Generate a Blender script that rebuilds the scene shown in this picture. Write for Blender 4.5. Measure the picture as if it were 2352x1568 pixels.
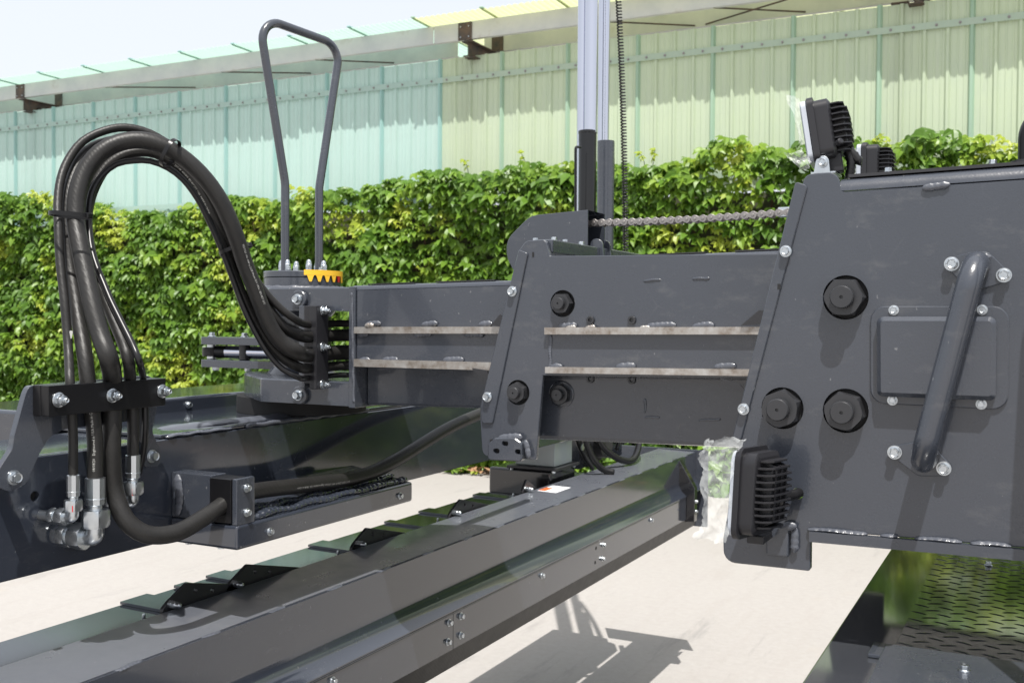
import bpy, bmesh, math, random
import numpy as np
from mathutils import Vector, Matrix, Quaternion
from mathutils.geometry import tessellate_polygon

random.seed(7); rng = np.random.default_rng(11)
for o in list(bpy.data.objects): bpy.data.objects.remove(o)
scene = bpy.context.scene
COL = scene.collection
rad = math.radians

# ------------------------------------------------------------------ camera
# world: X along the telescopic boom (towards the machine), Y away from the camera, Z up, metres
FPX = 2400.0                       # focal length in units of a 2352 px wide picture
yaw, pitch, roll = rad(26.9), rad(1.3), rad(0.4)
CF = Vector((-math.sin(yaw)*math.cos(pitch), math.cos(yaw)*math.cos(pitch), -math.sin(pitch)))
_r0 = Vector((math.cos(yaw), math.sin(yaw), 0)); _u0 = _r0.cross(CF)
CR = _r0*math.cos(roll) + _u0*math.sin(roll)
CU = _u0*math.cos(roll) - _r0*math.sin(roll)
CC = Vector((0, 0, 1.5))
cam = bpy.data.cameras.new('camera'); camo = bpy.data.objects.new('camera', cam); COL.objects.link(camo)
camo.matrix_world = Matrix(((CR.x, CU.x, -CF.x, CC.x), (CR.y, CU.y, -CF.y, CC.y), (CR.z, CU.z, -CF.z, CC.z), (0, 0, 0, 1)))
cam.sensor_width = 36; cam.lens = 36*FPX/2352; cam.clip_start = 0.05; cam.clip_end = 2000
cam.dof.use_dof = True; cam.dof.focus_distance = 1.9; cam.dof.aperture_fstop = 11
scene.camera = camo

# ------------------------------------------------------------------ sky, sun, exposure
LD = Vector((-0.22, 0.42, -1)).normalized()           # direction the sunlight travels
world = bpy.data.worlds.new('World'); scene.world = world; world.use_nodes = True
wn = world.node_tree; bg = wn.nodes['Background']
sky = wn.nodes.new('ShaderNodeTexSky'); sky.sky_type = 'NISHITA'; sky.sun_disc = False
sky.sun_elevation = math.asin(-LD.z); sky.sun_rotation = math.atan2(-LD.x, -LD.y)
sky.air_density = 1.0; sky.dust_density = 4.0; sky.ozone_density = 1.0
veil = wn.nodes.new('ShaderNodeMix'); veil.data_type = 'RGBA'; veil.inputs[0].default_value = .72      # thin white summer haze over the whole sky
wn.links.new(sky.outputs[0], veil.inputs[6]); veil.inputs[7].default_value = (5.4, 5.5, 5.65, 1)
wn.links.new(veil.outputs[2], bg.inputs[0]); bg.inputs[1].default_value = 0.15
sun = bpy.data.lights.new('sun', 'SUN'); suno = bpy.data.objects.new('sun', sun); COL.objects.link(suno)
sun.energy = 5.0; sun.angle = rad(0.5); sun.color = (1.0, 0.965, 0.91)
suno.rotation_euler = LD.to_track_quat('-Z', 'Y').to_euler(); suno.location = (3, -5, 12)
vs = scene.view_settings; vs.view_transform = 'Standard'; vs.look = 'None'; vs.gamma = 1; vs.exposure = 0.44
vs.use_curve_mapping = False
scene.render.engine = 'CYCLES'; scene.cycles.max_bounces = 8; scene.cycles.transparent_max_bounces = 12

# ------------------------------------------------------------------ measuring helpers
def ray(x, y): return CF + CR*((x-1176)/FPX) - CU*((y-784)/FPX)
def oX(v, x, y): d = ray(x, y); return CC + d*((v-CC.x)/d.x)
def oY(v, x, y): d = ray(x, y); return CC + d*((v-CC.y)/d.y)
def oZ(v, x, y): d = ray(x, y); return CC + d*((v-CC.z)/d.z)
def oP(p, n, x, y): d = ray(x, y); return CC + d*((p-CC).dot(n)/d.dot(n))
def oD(t, x, y): return CC + ray(x, y)*t
V = Vector

# ------------------------------------------------------------------ materials
def nmat(name, color=(.5,.5,.5), rough=.5, metal=0.0, spec=.5, coat=0.0, coat_rough=.05, trans=0.0):
    m = bpy.data.materials.new(name); m.use_nodes = True
    b = m.node_tree.nodes['Principled BSDF']
    b.inputs['Base Color'].default_value = (*color, 1); b.inputs['Roughness'].default_value = rough
    b.inputs['Metallic'].default_value = metal; b.inputs['Specular IOR Level'].default_value = spec
    b.inputs['Coat Weight'].default_value = coat; b.inputs['Coat Roughness'].default_value = coat_rough
    return m, m.node_tree, b
def coords(nt, scale=(1,1,1), kind='Object'):
    tc = nt.nodes.new('ShaderNodeTexCoord'); mp = nt.nodes.new('ShaderNodeMapping')
    mp.inputs['Scale'].default_value = scale; nt.links.new(tc.outputs[kind], mp.inputs[0]); return mp.outputs[0]
def noise(nt, co, scale, detail=4, rough=.55):
    n = nt.nodes.new('ShaderNodeTexNoise'); n.inputs['Scale'].default_value = scale
    n.inputs['Detail'].default_value = detail; n.inputs['Roughness'].default_value = rough
    nt.links.new(co, n.inputs['Vector']); return n.outputs['Fac']
def ramp(nt, fac, stops):
    r = nt.nodes.new('ShaderNodeValToRGB'); e = r.color_ramp.elements
    e[0].position, e[0].color = stops[0][0], (*stops[0][1], 1); e[1].position, e[1].color = stops[-1][0], (*stops[-1][1], 1)
    for p, c in stops[1:-1]:
        k = e.new(p); k.color = (*c, 1)
    nt.links.new(fac, r.inputs[0]); return r.outputs[0]
def mixc(nt, fac, a, b, mode='MIX'):
    m = nt.nodes.new('ShaderNodeMix'); m.data_type = 'RGBA'; m.blend_type = mode
    for s, v in ((m.inputs[0], fac), (m.inputs[6], a), (m.inputs[7], b)):
        if isinstance(v, (int, float)): s.default_value = v
        elif isinstance(v, tuple): s.default_value = (*v, 1)
        else: nt.links.new(v, s)
    return m.outputs[2]
def bump(nt, b, h, strength, dist=.001):
    k = nt.nodes.new('ShaderNodeBump'); k.inputs['Strength'].default_value = strength; k.inputs['Distance'].default_value = dist
    nt.links.new(h, k.inputs['Height']); nt.links.new(k.outputs[0], b.inputs['Normal'])
def val(nt, fac, lo, hi):
    r = nt.nodes.new('ShaderNodeMapRange'); r.inputs['To Min'].default_value = lo; r.inputs['To Max'].default_value = hi
    nt.links.new(fac, r.inputs[0]); return r.outputs[0]

def paint(name, col, rough=.22, coat=.5, dust=.5, peel=.06):
    m, nt, b = nmat(name, col, rough, coat=coat, coat_rough=.06)
    co = coords(nt)
    big = noise(nt, co, 5, 5); fine = noise(nt, co, 60, 6, .7)
    c = mixc(nt, val(nt, big, 0, 1), tuple(x*.9 for x in col), tuple(x*1.12 for x in col))
    # dusty smears and small pale scuffs
    d = ramp(nt, noise(nt, coords(nt, (1.4, 1, 3)), 9, 8, .72), [(.56, (0,0,0)), (.8, (1,1,1))])
    vor = nt.nodes.new('ShaderNodeTexNoise'); vor.inputs['Scale'].default_value = 150; vor.inputs['Detail'].default_value = 2
    nt.links.new(coords(nt, (1, 1, .55)), vor.inputs['Vector'])
    s = ramp(nt, vor.outputs['Fac'], [(.735, (0,0,0)), (.76, (1,1,1))])
    dd = nt.nodes.new('ShaderNodeMath'); dd.operation = 'MULTIPLY'; nt.links.new(d, dd.inputs[0]); dd.inputs[1].default_value = .22*dust
    c = mixc(nt, dd.outputs[0], c, (.30, .29, .27))
    ss = nt.nodes.new('ShaderNodeMath'); ss.operation = 'MULTIPLY'; nt.links.new(s, ss.inputs[0]); ss.inputs[1].default_value = .35*dust
    c = mixc(nt, ss.outputs[0], c, (.42, .42, .42))
    sc = nt.nodes.new('ShaderNodeTexVoronoi'); sc.feature = 'DISTANCE_TO_EDGE'; sc.inputs['Scale'].default_value = 11
    nt.links.new(coords(nt, (1, 1, .35)), sc.inputs['Vector'])
    sl_ = ramp(nt, sc.outputs['Distance'], [(.0, (1,1,1)), (.006, (0,0,0))]); sm = nt.nodes.new('ShaderNodeMath'); sm.operation = 'MULTIPLY'
    nt.links.new(sl_, sm.inputs[0]); nt.links.new(ramp(nt, noise(nt, co, 7, 4, .7), [(.56, (0,0,0)), (.66, (.08*dust,)*3)]), sm.inputs[1])
    c = mixc(nt, sm.outputs[0], c, (.35, .35, .35))
    nt.links.new(c, b.inputs['Base Color'])
    nt.links.new(val(nt, noise(nt, co, 14, 6, .65), rough*.6, rough*1.6), b.inputs['Roughness'])
    bump(nt, b, noise(nt, co, 330, 3), peel, .001)
    return m
M = {}
M['paint'] = paint('boom paint', (.039, .0445, .057), .24, .5, .7, .22)
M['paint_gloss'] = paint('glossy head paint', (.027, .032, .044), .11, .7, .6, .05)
M['paint_black'] = paint('black gloss paint', (.012, .012, .014), .12, .6, .5, .06)
M['paint_satin_sunlit'] = paint('satin head paint with sunlit tone', (.092, .099, .117), .28, .3, 1.0, .12)  # satin finish; the paler tone paints in sunlight on the head's top plate
M['pan'] = nmat('polished grey pan sheet', (.13, .14, .155), .10, .6)[0]
M['paint_deck'] = paint('deck paint', (.040, .043, .050), .07, .8, .35, .03)
M['weld'] = paint('painted weld with highlight tone', (.066, .072, .088), .36, .25, .3, .6)  # same paint as the boom, lightened to suggest highlights on the rounded beads
M['black'] = nmat('black steel', (.022, .022, .025), .36)[0]
M['phosphate'] = nmat('phosphated steel', (.040, .041, .045), .30, .35)[0]
M['rim'] = nmat('black cast housing', (.018, .018, .021), .38, spec=.4)[0]
def zinc():
    m, nt, b = nmat('zinc plated steel', (.72, .75, .78), .28, 1.0)
    co = coords(nt); nt.links.new(val(nt, noise(nt, co, 3, 2), .24, .34), b.inputs['Roughness'])
    nt.links.new(mixc(nt, noise(nt, co, 2.2, 3), (.42, .46, .50), (.66, .69, .71)), b.inputs['Base Color']); return m
M['zinc'] = zinc()
M['chrome'] = nmat('chromed rod', (.60, .61, .68), .05, 1.0)[0]
def bare():
    m, nt, b = nmat('bare steel edge', (.4, .36, .31), .42, .75)
    co = coords(nt, (1, 1, 1)); n = noise(nt, co, 40, 6, .7)
    c = ramp(nt, n, [(.3, (.20, .16, .125)), (.46, (.36, .33, .30)), (.7, (.50, .49, .47))])
    nt.links.new(c, b.inputs['Base Color']); bump(nt, b, noise(nt, co, 160, 5), .25, .001); return m
M['bare'] = bare()
def rubber():
    m, nt, b = nmat('hydraulic hose rubber', (.018, .018, .019), .42, spec=.30)
    co = coords(nt); n = noise(nt, co, 30, 5, .7)
    nt.links.new(mixc(nt, n, (.009, .009, .009), (.023, .022, .021)), b.inputs['Base Color'])
    w = nt.nodes.new('ShaderNodeTexWave'); w.inputs['Scale'].default_value = 55; w.inputs['Distortion'].default_value = 4; w.bands_direction = 'DIAGONAL'
    w.inputs['Detail'].default_value = 2; w.inputs['Detail Scale'].default_value = 3
    nt.links.new(co, w.inputs['Vector']); bump(nt, b, w.outputs['Fac'], .12, .001)
    nt.links.new(val(nt, n, .34, .56), b.inputs['Roughness']); return m
M['rubber'] = rubber()
M['plastic'] = nmat('black plastic', (.007, .007, .008), .30, spec=.32)[0]
M['gloss_black'] = nmat('gloss black enamel', (.005, .005, .006), .10)[0]
M['cable'] = nmat('black cable sheath', (.010, .010, .011), .32, spec=.35)[0]
M['ink'] = nmat('pale hose print', (.42, .42, .40), .6)[0]
M['red'] = nmat('red torque mark', (.45, .01, .015), .4)[0]
M['yellow'] = nmat('yellow scale plate', (.80, .46, .03), .35)[0]
M['whitelabel'] = nmat('white label', (.75, .76, .78), .35)[0]
M['orange'] = nmat('orange label print', (.75, .13, .03), .4)[0]
M['greybox'] = paint('pale grey coating', (.30, .34, .345), .3, .3, .4)
M['lens'] = nmat('clear grey lens', (.40, .43, .48), .22)[0]
def film():
    m, nt, b = nmat('protective film', (.82, .85, .85), .18)
    tr = nt.nodes.new('ShaderNodeBsdfTransparent'); mx = nt.nodes.new('ShaderNodeMixShader')
    co = coords(nt); n = noise(nt, co, 38, 5, .6)
    f = val(nt, n, .10, .42)
    out = nt.nodes['Material Output']; nt.links.new(f, mx.inputs[0])
    nt.links.new(tr.outputs[0], mx.inputs[1]); nt.links.new(b.outputs[0], mx.inputs[2]); nt.links.new(mx.outputs[0], out.inputs[0])
    bump(nt, b, noise(nt, co, 45, 3), .35, .004); return m
M['film'] = film()
def concrete():
    m, nt, b = nmat('pale concrete', (.5, .46, .42), .8)
    co = coords(nt); a = noise(nt, co, .45, 7, .6); g = noise(nt, co, 28, 8, .75); s = noise(nt, coords(nt, (9, 1.2, 1)), 1.3, 5)
    c = mixc(nt, a, (.262, .246, .232), (.335, .317, .303))
    c = mixc(nt, ramp(nt, g, [(.35, (0,0,0)), (.75, (.45,.45,.45))]), c, (.40, .382, .365))
    c = mixc(nt, ramp(nt, s, [(.52, (0,0,0)), (.78, (.45,.45,.45))]), c, (.285, .262, .245))
    tm = noise(nt, coords(nt, (2.2, .35, 1)), 2.6, 6, .7); c = mixc(nt, ramp(nt, tm, [(.60, (0,0,0)), (.72, (.7,.7,.7))]), c, (.20, .192, .186))
    st_ = noise(nt, co, 1.7, 3, .5); c = mixc(nt, ramp(nt, st_, [(.66, (0,0,0)), (.74, (.35,.35,.35))]), c, (.33, .27, .21))
    c = mixc(nt, ramp(nt, noise(nt, co, 240, 3, .8), [(.28, (.55,.55,.55)), (.5, (0,0,0))]), c, (.25, .235, .22))
    nt.links.new(c, b.inputs['Base Color']); bump(nt, b, g, .45, .006); return m
M['concrete'] = concrete()
def soil():
    m, nt, b = nmat('dry soil', (.2, .15, .1), .95)
    co = coords(nt); n = noise(nt, co, 14, 8, .75)
    nt.links.new(ramp(nt, n, [(.3, (.06, .04, .03)), (.5, (.19, .13, .09)), (.7, (.36, .27, .2))]), b.inputs['Base Color'])
    bump(nt, b, n, .8, .05); return m
M['soil'] = soil()
def leafmat():
    m, nt, b = nmat('creeper leaf', (.07, .13, .02), .4)
    at = nt.nodes.new('ShaderNodeAttribute'); at.attribute_name = 'tint'
    co = coords(nt); f = nt.nodes.new('ShaderNodeMath'); f.operation = 'ADD'
    nt.links.new(at.outputs['Fac'], f.inputs[0]); nt.links.new(val(nt, noise(nt, co, 6, 3), -.12, .12), f.inputs[1])
    c = ramp(nt, f.outputs[0], [(.0, (.055, .125, .018)), (.36, (.125, .245, .030)), (.70, (.24, .37, .042)), (1, (.40, .47, .06))])
    nt.links.new(c, b.inputs['Base Color'])
    tl = nt.nodes.new('ShaderNodeBsdfTranslucent'); mx = nt.nodes.new('ShaderNodeMixShader'); mx.inputs[0].default_value = .42
    nt.links.new(c, tl.inputs[0]); out = nt.nodes['Material Output']
    nt.links.new(b.outputs[0], mx.inputs[1]); nt.links.new(tl.outputs[0], mx.inputs[2]); nt.links.new(mx.outputs[0], out.inputs[0]); return m
M['leaf'] = leafmat()
M['stem'] = nmat('creeper stem', (.10, .06, .035), .8)[0]
M['deadleaf'] = nmat('dry fallen leaf', (.30, .17, .09), .8)[0]
M['backing'] = nmat('old wall under creeper', (.07, .075, .04), .9)[0]
def fibre(name, c0, c1, tl=.25):
    m, nt, b = nmat(name, c0, .42)
    co = coords(nt); s = noise(nt, coords(nt, (26, 1, .25)), 1.0, 5, .6); g = noise(nt, co, 1.6, 6, .6)
    c = mixc(nt, s, c0, c1); c = mixc(nt, ramp(nt, g, [(.42, (0,0,0)), (.75, (.3,.3,.3))]), c, (.40, .48, .45))
    g2 = noise(nt, coords(nt, (7, 1, .5)), 1.5, 6, .7); c = mixc(nt, ramp(nt, g2, [(.55, (0,0,0)), (.75, (.35,.35,.35))]), c, (.33, .37, .33))
    nt.links.new(c, b.inputs['Base Color'])
    t = nt.nodes.new('ShaderNodeBsdfTranslucent'); nt.links.new(c, t.inputs[0])
    mx = nt.nodes.new('ShaderNodeMixShader'); mx.inputs[0].default_value = tl
    out = nt.nodes['Material Output']; nt.links.new(b.outputs[0], mx.inputs[1]); nt.links.new(t.outputs[0], mx.inputs[2]); nt.links.new(mx.outputs[0], out.inputs[0]); return m
M['mint'] = fibre('mint fibreglass', (.40, .57, .53), (.49, .63, .58))
M['lime'] = fibre('yellow green fibreglass', (.46, .55, .39), (.54, .61, .45))
M['mint_edge'] = fibre('mint overlap rib', (.30, .54, .52), (.38, .58, .54))
M['lime_edge'] = fibre('green overlap rib', (.35, .53, .40), (.41, .56, .42))
M['mint_roof'] = fibre('mint roof sheet', (.42, .62, .52), (.50, .66, .58), .60)
M['lime_roof'] = fibre('yellow roof sheet', (.58, .62, .34), (.64, .68, .42), .60)
def galv():
    m, nt, b = nmat('galvanised purlin', (.55, .56, .55), .5, .35)
    n = noise(nt, coords(nt), 3, 7, .65)
    nt.links.new(ramp(nt, n, [(.35, (.46, .47, .47)), (.6, (.54, .54, .52)), (.8, (.34, .29, .24))]), b.inputs['Base Color']); return m
M['galv'] = galv()
def rust():
    m, nt, b = nmat('rusty dark steel', (.05, .04, .035), .7)
    n = noise(nt, coords(nt), 12, 6, .7); nt.links.new(ramp(nt, n, [(.35, (.035, .034, .036)), (.7, (.13, .08, .055))]), b.inputs['Base Color']); return m
M['rust'] = rust()
M['strip'] = fibre('pale teal strip', (.37, .54, .49), (.45, .58, .52), .2)
M['strip_lime'] = fibre('pale green strip', (.41, .53, .42), (.48, .57, .45), .2)
M['chain'] = nmat('grey steel chain', (.30, .28, .27), .38, .8)[0]
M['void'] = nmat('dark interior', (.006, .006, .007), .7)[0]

# ------------------------------------------------------------------ scene graph helpers
BASE = {}
def thing(name, label, cat, loc, group=None):
    o = bpy.data.objects.new(name, None); COL.objects.link(o); o.location = loc; o.empty_display_size = .1
    o['label'] = label; o['category'] = cat
    if group: o['group'] = group
    BASE[o] = Vector(loc); return o
def tag(o, label, cat, group=None):
    o['label'] = label; o['category'] = cat
    if group: o['group'] = group
    return o
def make_mesh(name, vf, mat, smooth=True, angle=32, recalc=True):
    v, f = vf
    me = bpy.data.meshes.new(name); me.from_pydata([tuple(p) for p in v], [], f)
    if recalc:
        bm = bmesh.new(); bm.from_mesh(me); bmesh.ops.recalc_face_normals(bm, faces=bm.faces); bm.to_mesh(me); bm.free()
    if smooth:
        me.polygons.foreach_set('use_smooth', [True]*len(me.polygons)); me.set_sharp_from_angle(angle=rad(angle))
    me.materials.append(M[mat] if isinstance(mat, str) else mat); me.update(); return me
def part(name, vf, mat, parent=None, smooth=True, angle=32, label=None, kind=None, recalc=True):
    b = BASE[parent] if parent else Vector((0, 0, 0))
    v, f = vf
    me = make_mesh(name, ([Vector(p)-b for p in v], f), mat, smooth, angle, recalc)
    o = bpy.data.objects.new(name, me); COL.objects.link(o); o.parent = parent
    if smooth and len(f) < 6000:
        wm = o.modifiers.new('flat faces', 'WEIGHTED_NORMAL'); wm.keep_sharp = True; wm.weight = 80
    BASE[o] = b
    if label: o['label'] = label
    if kind: o['kind'] = kind
    return o
def place(name, me, parent, pos, q=None, scale=1.0):
    o = bpy.data.objects.new(name, me); COL.objects.link(o); o.parent = parent
    o.location = Vector(pos) - (BASE[parent] if parent else Vector((0, 0, 0)))
    if q is not None: o.rotation_mode = 'QUATERNION'; o.rotation_quaternion = q
    o.scale = (scale,)*3 if isinstance(scale, (int, float)) else scale
    return o
def join(*vfs):
    v, f = [], []
    for a, b in vfs:
        n = len(v); v += list(a); f += [tuple(i+n for i in q) for q in b]
    return v, f

# ------------------------------------------------------------------ shape helpers
def box(x0, x1, y0, y1, z0, z1, b=.0025, seg=2):
    bm = bmesh.new(); bmesh.ops.create_cube(bm, size=1)
    for v in bm.verts: v.co = V(((x0+x1)/2 + v.co.x*(x1-x0), (y0+y1)/2 + v.co.y*(y1-y0), (z0+z1)/2 + v.co.z*(z1-z0)))
    if b: bmesh.ops.bevel(bm, geom=list(bm.edges), offset=min(b, abs(x1-x0)*.45, abs(y1-y0)*.45, abs(z1-z0)*.45), segments=seg, affect='EDGES', profile=.5)
    r = [v.co.copy() for v in bm.verts], [tuple(v.index for v in f.verts) for f in (bm.verts.index_update() or bm.faces)]
    bm.free(); return r
def obox(c, ax, ay, az, sx, sy, sz, b=.002):
    v, f = box(-sx/2, sx/2, -sy/2, sy/2, -sz/2, sz/2, b)
    return [c + ax*p.x + ay*p.y + az*p.z for p in v], f
def fillet2(pts, n=5):
    out = []; N = len(pts)
    for i, p in enumerate(pts):
        r = p[2] if len(p) > 2 else 0
        c = V((p[0], p[1])); a = V(pts[i-1][:2]); d = V(pts[(i+1) % N][:2])
        if r <= 0: out.append(c); continue
        u = (a-c); w = (d-c); lu, lw = u.length, w.length; u.normalize(); w.normalize()
        ang = u.angle(w); t = min(r/math.tan(ang/2), lu*.49, lw*.49); r = t*math.tan(ang/2)
        bis = (u+w).normalized(); o = c + bis*(r/math.sin(ang/2))
        a0 = c + u*t - o; a1 = c + w*t - o
        th0 = math.atan2(a0.y, a0.x); dth = math.atan2(a1.y, a1.x) - th0
        while dth > math.pi: dth -= 2*math.pi
        while dth < -math.pi: dth += 2*math.pi
        for k in range(n+1):
            th = th0 + dth*k/n; out.append(o + V((math.cos(th), math.sin(th)))*r)
    return out
def rrect(w, h, r, cx=0, cy=0): return fillet2([(cx-w/2, cy-h/2, r), (cx+w/2, cy-h/2, r), (cx+w/2, cy+h/2, r), (cx-w/2, cy+h/2, r)])
def circ(cx, cy, r, n=28): return [V((cx + r*math.cos(2*math.pi*k/n), cy + r*math.sin(2*math.pi*k/n))) for k in range(n)]
def area2(p): return sum(p[i-1][0]*p[i][1] - p[i][0]*p[i-1][1] for i in range(len(p)))/2
def inset(p, d):
    out = []
    for i in range(len(p)):
        a, c, e = p[i-1], p[i], p[(i+1) % len(p)]
        u = (c-a); w = (e-c)
        if u.length < 1e-9 or w.length < 1e-9: out.append(c.copy()); continue
        u.normalize(); w.normalize(); n1 = V((-u.y, u.x)); n2 = V((-w.y, w.x)); m = n1+n2
        if m.length < 1e-6: out.append(c + n1*d); continue
        m.normalize(); out.append(c + m*(d/max(.35, m.dot(n1))))
    return out
def plate(outline, c0, c1, axis='Y', holes=(), ch=.0015, fn=None):
    """outline: 2-D points; extruded from c0 (front, chamfered) to c1 along axis"""
    P = [V(p[:2]) for p in outline]
    if area2(P) < 0: P = P[::-1]
    H = [list(h) if area2(h) < 0 else list(h)[::-1] for h in holes]
    if fn is None:
        fn = {'Y': lambda a, b, c: V((a, c, b)), 'X': lambda a, b, c: V((c, a, b)), 'Z': lambda a, b, c: V((a, b, c))}[axis]
    s = 1 if c1 > c0 else -1
    verts, faces = [], []
    loops = [P] + H; fronts, mids, backs = [], [], []
    def add(L, c): n = len(verts); verts.extend(fn(p[0], p[1], c) for p in L); return list(range(n, n+len(L)))
    for k, L in enumerate(loops):
        if k == 0 and ch > 0:
            f = add(inset(L, ch), c0); m = add(L, c0+s*ch)
        else:
            f = add(L, c0); m = f
        b = add(L, c1); fronts.append((inset(L, ch) if k == 0 and ch > 0 else L, f)); mids.append(m); backs.append((L, b))
        n = len(L)
        for i in range(n):
            j = (i+1) % n
            if m is not f: faces.append((f[i], f[j], m[j], m[i]))
            faces.append((m[i], m[j], b[j], b[i]))
    for grp in (fronts, backs):
        idx = [i for _, ii in grp for i in ii]
        tri = tessellate_polygon([[V((p[0], p[1], 0)) for p in L] for L, _ in grp])
        for t in tri: faces.append(tuple(idx[i] for i in t))
    return verts, faces
def frame_of(d):
    d = d.normalized(); a = V((0, 0, 1)) if abs(d.z) < .9 else V((1, 0, 0))
    u = d.cross(a).normalized(); return u, d.cross(u).normalized()
def spline(pts, step=.02):
    P = [V(p) for p in pts]; P = [P[0]*2-P[1]] + P + [P[-1]*2-P[-2]]; out = []
    for i in range(1, len(P)-2):
        p0, p1, p2, p3 = P[i-1:i+3]
        t0 = 0; t1 = (p1-p0).length**.5; t2 = t1+(p2-p1).length**.5; t3 = t2+(p3-p2).length**.5
        n = max(2, int((p2-p1).length/step))
        for k in range(n):
            t = t1 + (t2-t1)*k/n
            A1 = p0*((t1-t)/(t1-t0)) + p1*((t-t0)/(t1-t0)); A2 = p1*((t2-t)/(t2-t1)) + p2*((t-t1)/(t2-t1)); A3 = p2*((t3-t)/(t3-t2)) + p3*((t-t2)/(t3-t2))
            B1 = A1*((t2-t)/(t2-t0)) + A2*((t-t0)/(t2-t0)); B2 = A2*((t3-t)/(t3-t1)) + A3*((t-t1)/(t3-t1))
            out.append(B1*((t2-t)/(t2-t1)) + B2*((t-t1)/(t2-t1)))
    out.append(P[-2]); return out
def fillet3(pts, r, n=8):
    out = [V(pts[0])]
    for i in range(1, len(pts)-1):
        a, c, d = V(pts[i-1]), V(pts[i]), V(pts[i+1]); rr = r[i-1] if isinstance(r, (list, tuple)) else r
        u = (a-c); w = (d-c); lu, lw = u.length, w.length; u.normalize(); w.normalize(); ang = u.angle(w)
        t = min(rr/math.tan(ang/2), lu*.49, lw*.49); rr = t*math.tan(ang/2)
        o = c + (u+w).normalized()*(rr/math.sin(ang/2)); a0 = (c+u*t-o); a1 = (c+w*t-o); tot = a0.angle(a1)
        axis = a0.cross(a1).normalized()
        for k in range(n+1): out.append(o + Quaternion(axis, tot*k/n) @ a0)
    out.append(V(pts[-1])); return out
def tube(path, r, seg=14, cap=True, closed=False, ell=None):
    P = [V(p) for p in path]; n = len(P); verts, faces = [], []
    u = None
    for i, p in enumerate(P):
        d = (P[(i+1) % n] - P[i-1]) if closed else (P[min(i+1, n-1)] - P[max(i-1, 0)])
        d.normalize()
        if u is None: u, w = frame_of(d)
        else:
            u = (u - d*u.dot(d)).normalized(); w = d.cross(u)
        rr = r[i] if isinstance(r, (list, tuple)) else r
        for k in range(seg):
            th = 2*math.pi*k/seg; verts.append(p + u*(math.cos(th)*rr) + w*(math.sin(th)*rr))
    for i in range(n if closed else n-1):
        for k in range(seg):
            a = i*seg+k; b = i*seg+(k+1) % seg; c = ((i+1) % n)*seg+(k+1) % seg; e = ((i+1) % n)*seg+k
            faces.append((a, b, c, e))
    if cap and not closed: faces.append(tuple(range(seg))); faces.append(tuple(range((n-1)*seg, n*seg)))
    return verts, faces
def lathe(p0, axis, prof, seg=24):
    """prof: list of (distance along axis, radius)"""
    axis = axis.normalized(); u, w = frame_of(axis); verts, faces = [], []
    for s, r in prof:
        for k in range(seg):
            th = 2*math.pi*k/seg; verts.append(V(p0) + axis*s + u*(math.cos(th)*r) + w*(math.sin(th)*r))
    for i in range(len(prof)-1):
        for k in range(seg): faces.append((i*seg+k, i*seg+(k+1) % seg, (i+1)*seg+(k+1) % seg, (i+1)*seg+k))
    faces.append(tuple(range(seg))); faces.append(tuple(range((len(prof)-1)*seg, len(prof)*seg)))
    return verts, faces
def cyl(p0, p1, r, seg=24, c=.0015):
    d = V(p1)-V(p0); L = d.length
    return lathe(p0, d, [(0, r-c), (c, r), (L-c, r), (L, r-c)], seg)
def hexstack(levels, seg=18):
    """levels: (z, 'h' or 'c', radius): 'h' is a hexagon of inscribed radius r clipped by a circle, 'c' a circle"""
    verts, faces = [], []
    for lv in levels:
        z, k, r = lv[:3]; clip = lv[3] if len(lv) > 3 else 9
        for i in range(seg):
            th = 2*math.pi*i/seg; rr = r
            if k == 'h':
                a = (th + math.pi/6) % (math.pi/3) - math.pi/6; rr = min(r/math.cos(a), clip)
            verts.append(V((rr*math.cos(th), rr*math.sin(th), z)))
    n = len(levels)
    for i in range(n-1):
        for k in range(seg): faces.append((i*seg+k, i*seg+(k+1) % seg, (i+1)*seg+(k+1) % seg, (i+1)*seg+k))
    faces.append(tuple(range(seg))); faces.append(tuple(range((n-1)*seg, n*seg)))
    return verts, faces
def hx(z, clip=9): return (z, 'h', .5, clip)
# a hexagon's corners fall on multiples of 30 degrees offset, so 12/24/36 segments keep them crisp
BOLTS = {
 'bolt': make_mesh('hex_bolt', hexstack([(0,'c',.76),(.1,'c',.80),(.14,'c',.79),(.14,'c',.68),(.22,'c',.66),(.25,'c',.59),hx(.25),hx(.72),hx(.82,.5),(.82,'c',.43),(.77,'c',.36)], 24), 'zinc', angle=25),
 'stud': make_mesh('flange_nut', hexstack([(0,'c',.76),(.1,'c',.80),(.15,'c',.78),(.22,'c',.60),hx(.22),hx(.78),hx(.86,.5),(.86,'c',.42),(1.0,'c',.41),(1.02,'c',.34),(1.02,'c',.27),(1.3,'c',.27),(1.36,'c',.22),(1.3,'c',.12)], 24), 'zinc', angle=25),
 'plain': make_mesh('hex_head', hexstack([hx(0),hx(.5),hx(.6,.5),(.6,'c',.44),(.57,'c',.38)], 24), 'zinc', angle=25),
 'acorn': make_mesh('acorn_nut', hexstack([hx(0),hx(.55),hx(.6,.5),(.62,'c',.47),hx(.66),hx(1.15),hx(1.25,.5),(1.3,'c',.46),(1.7,'c',.42),(1.95,'c',.3),(2.05,'c',.12)], 24), 'zinc', angle=25),
 'big': make_mesh('large_hex_nut', hexstack([hx(-.2),hx(.36),hx(.47,.52),(.47,'c',.45),(.47,'c',.32),(.74,'c',.32),(.77,'c',.295),(.77,'c',.05),(.70,'c',.045)], 36), 'phosphate', angle=25),
 'socket': make_mesh('socket_screw', hexstack([(0,'c',.5),(.22,'c',.5),(.28,'c',.46),(.28,'c',.27),(.05,'c',.25)], 18), 'phosphate', angle=25),
}
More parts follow.
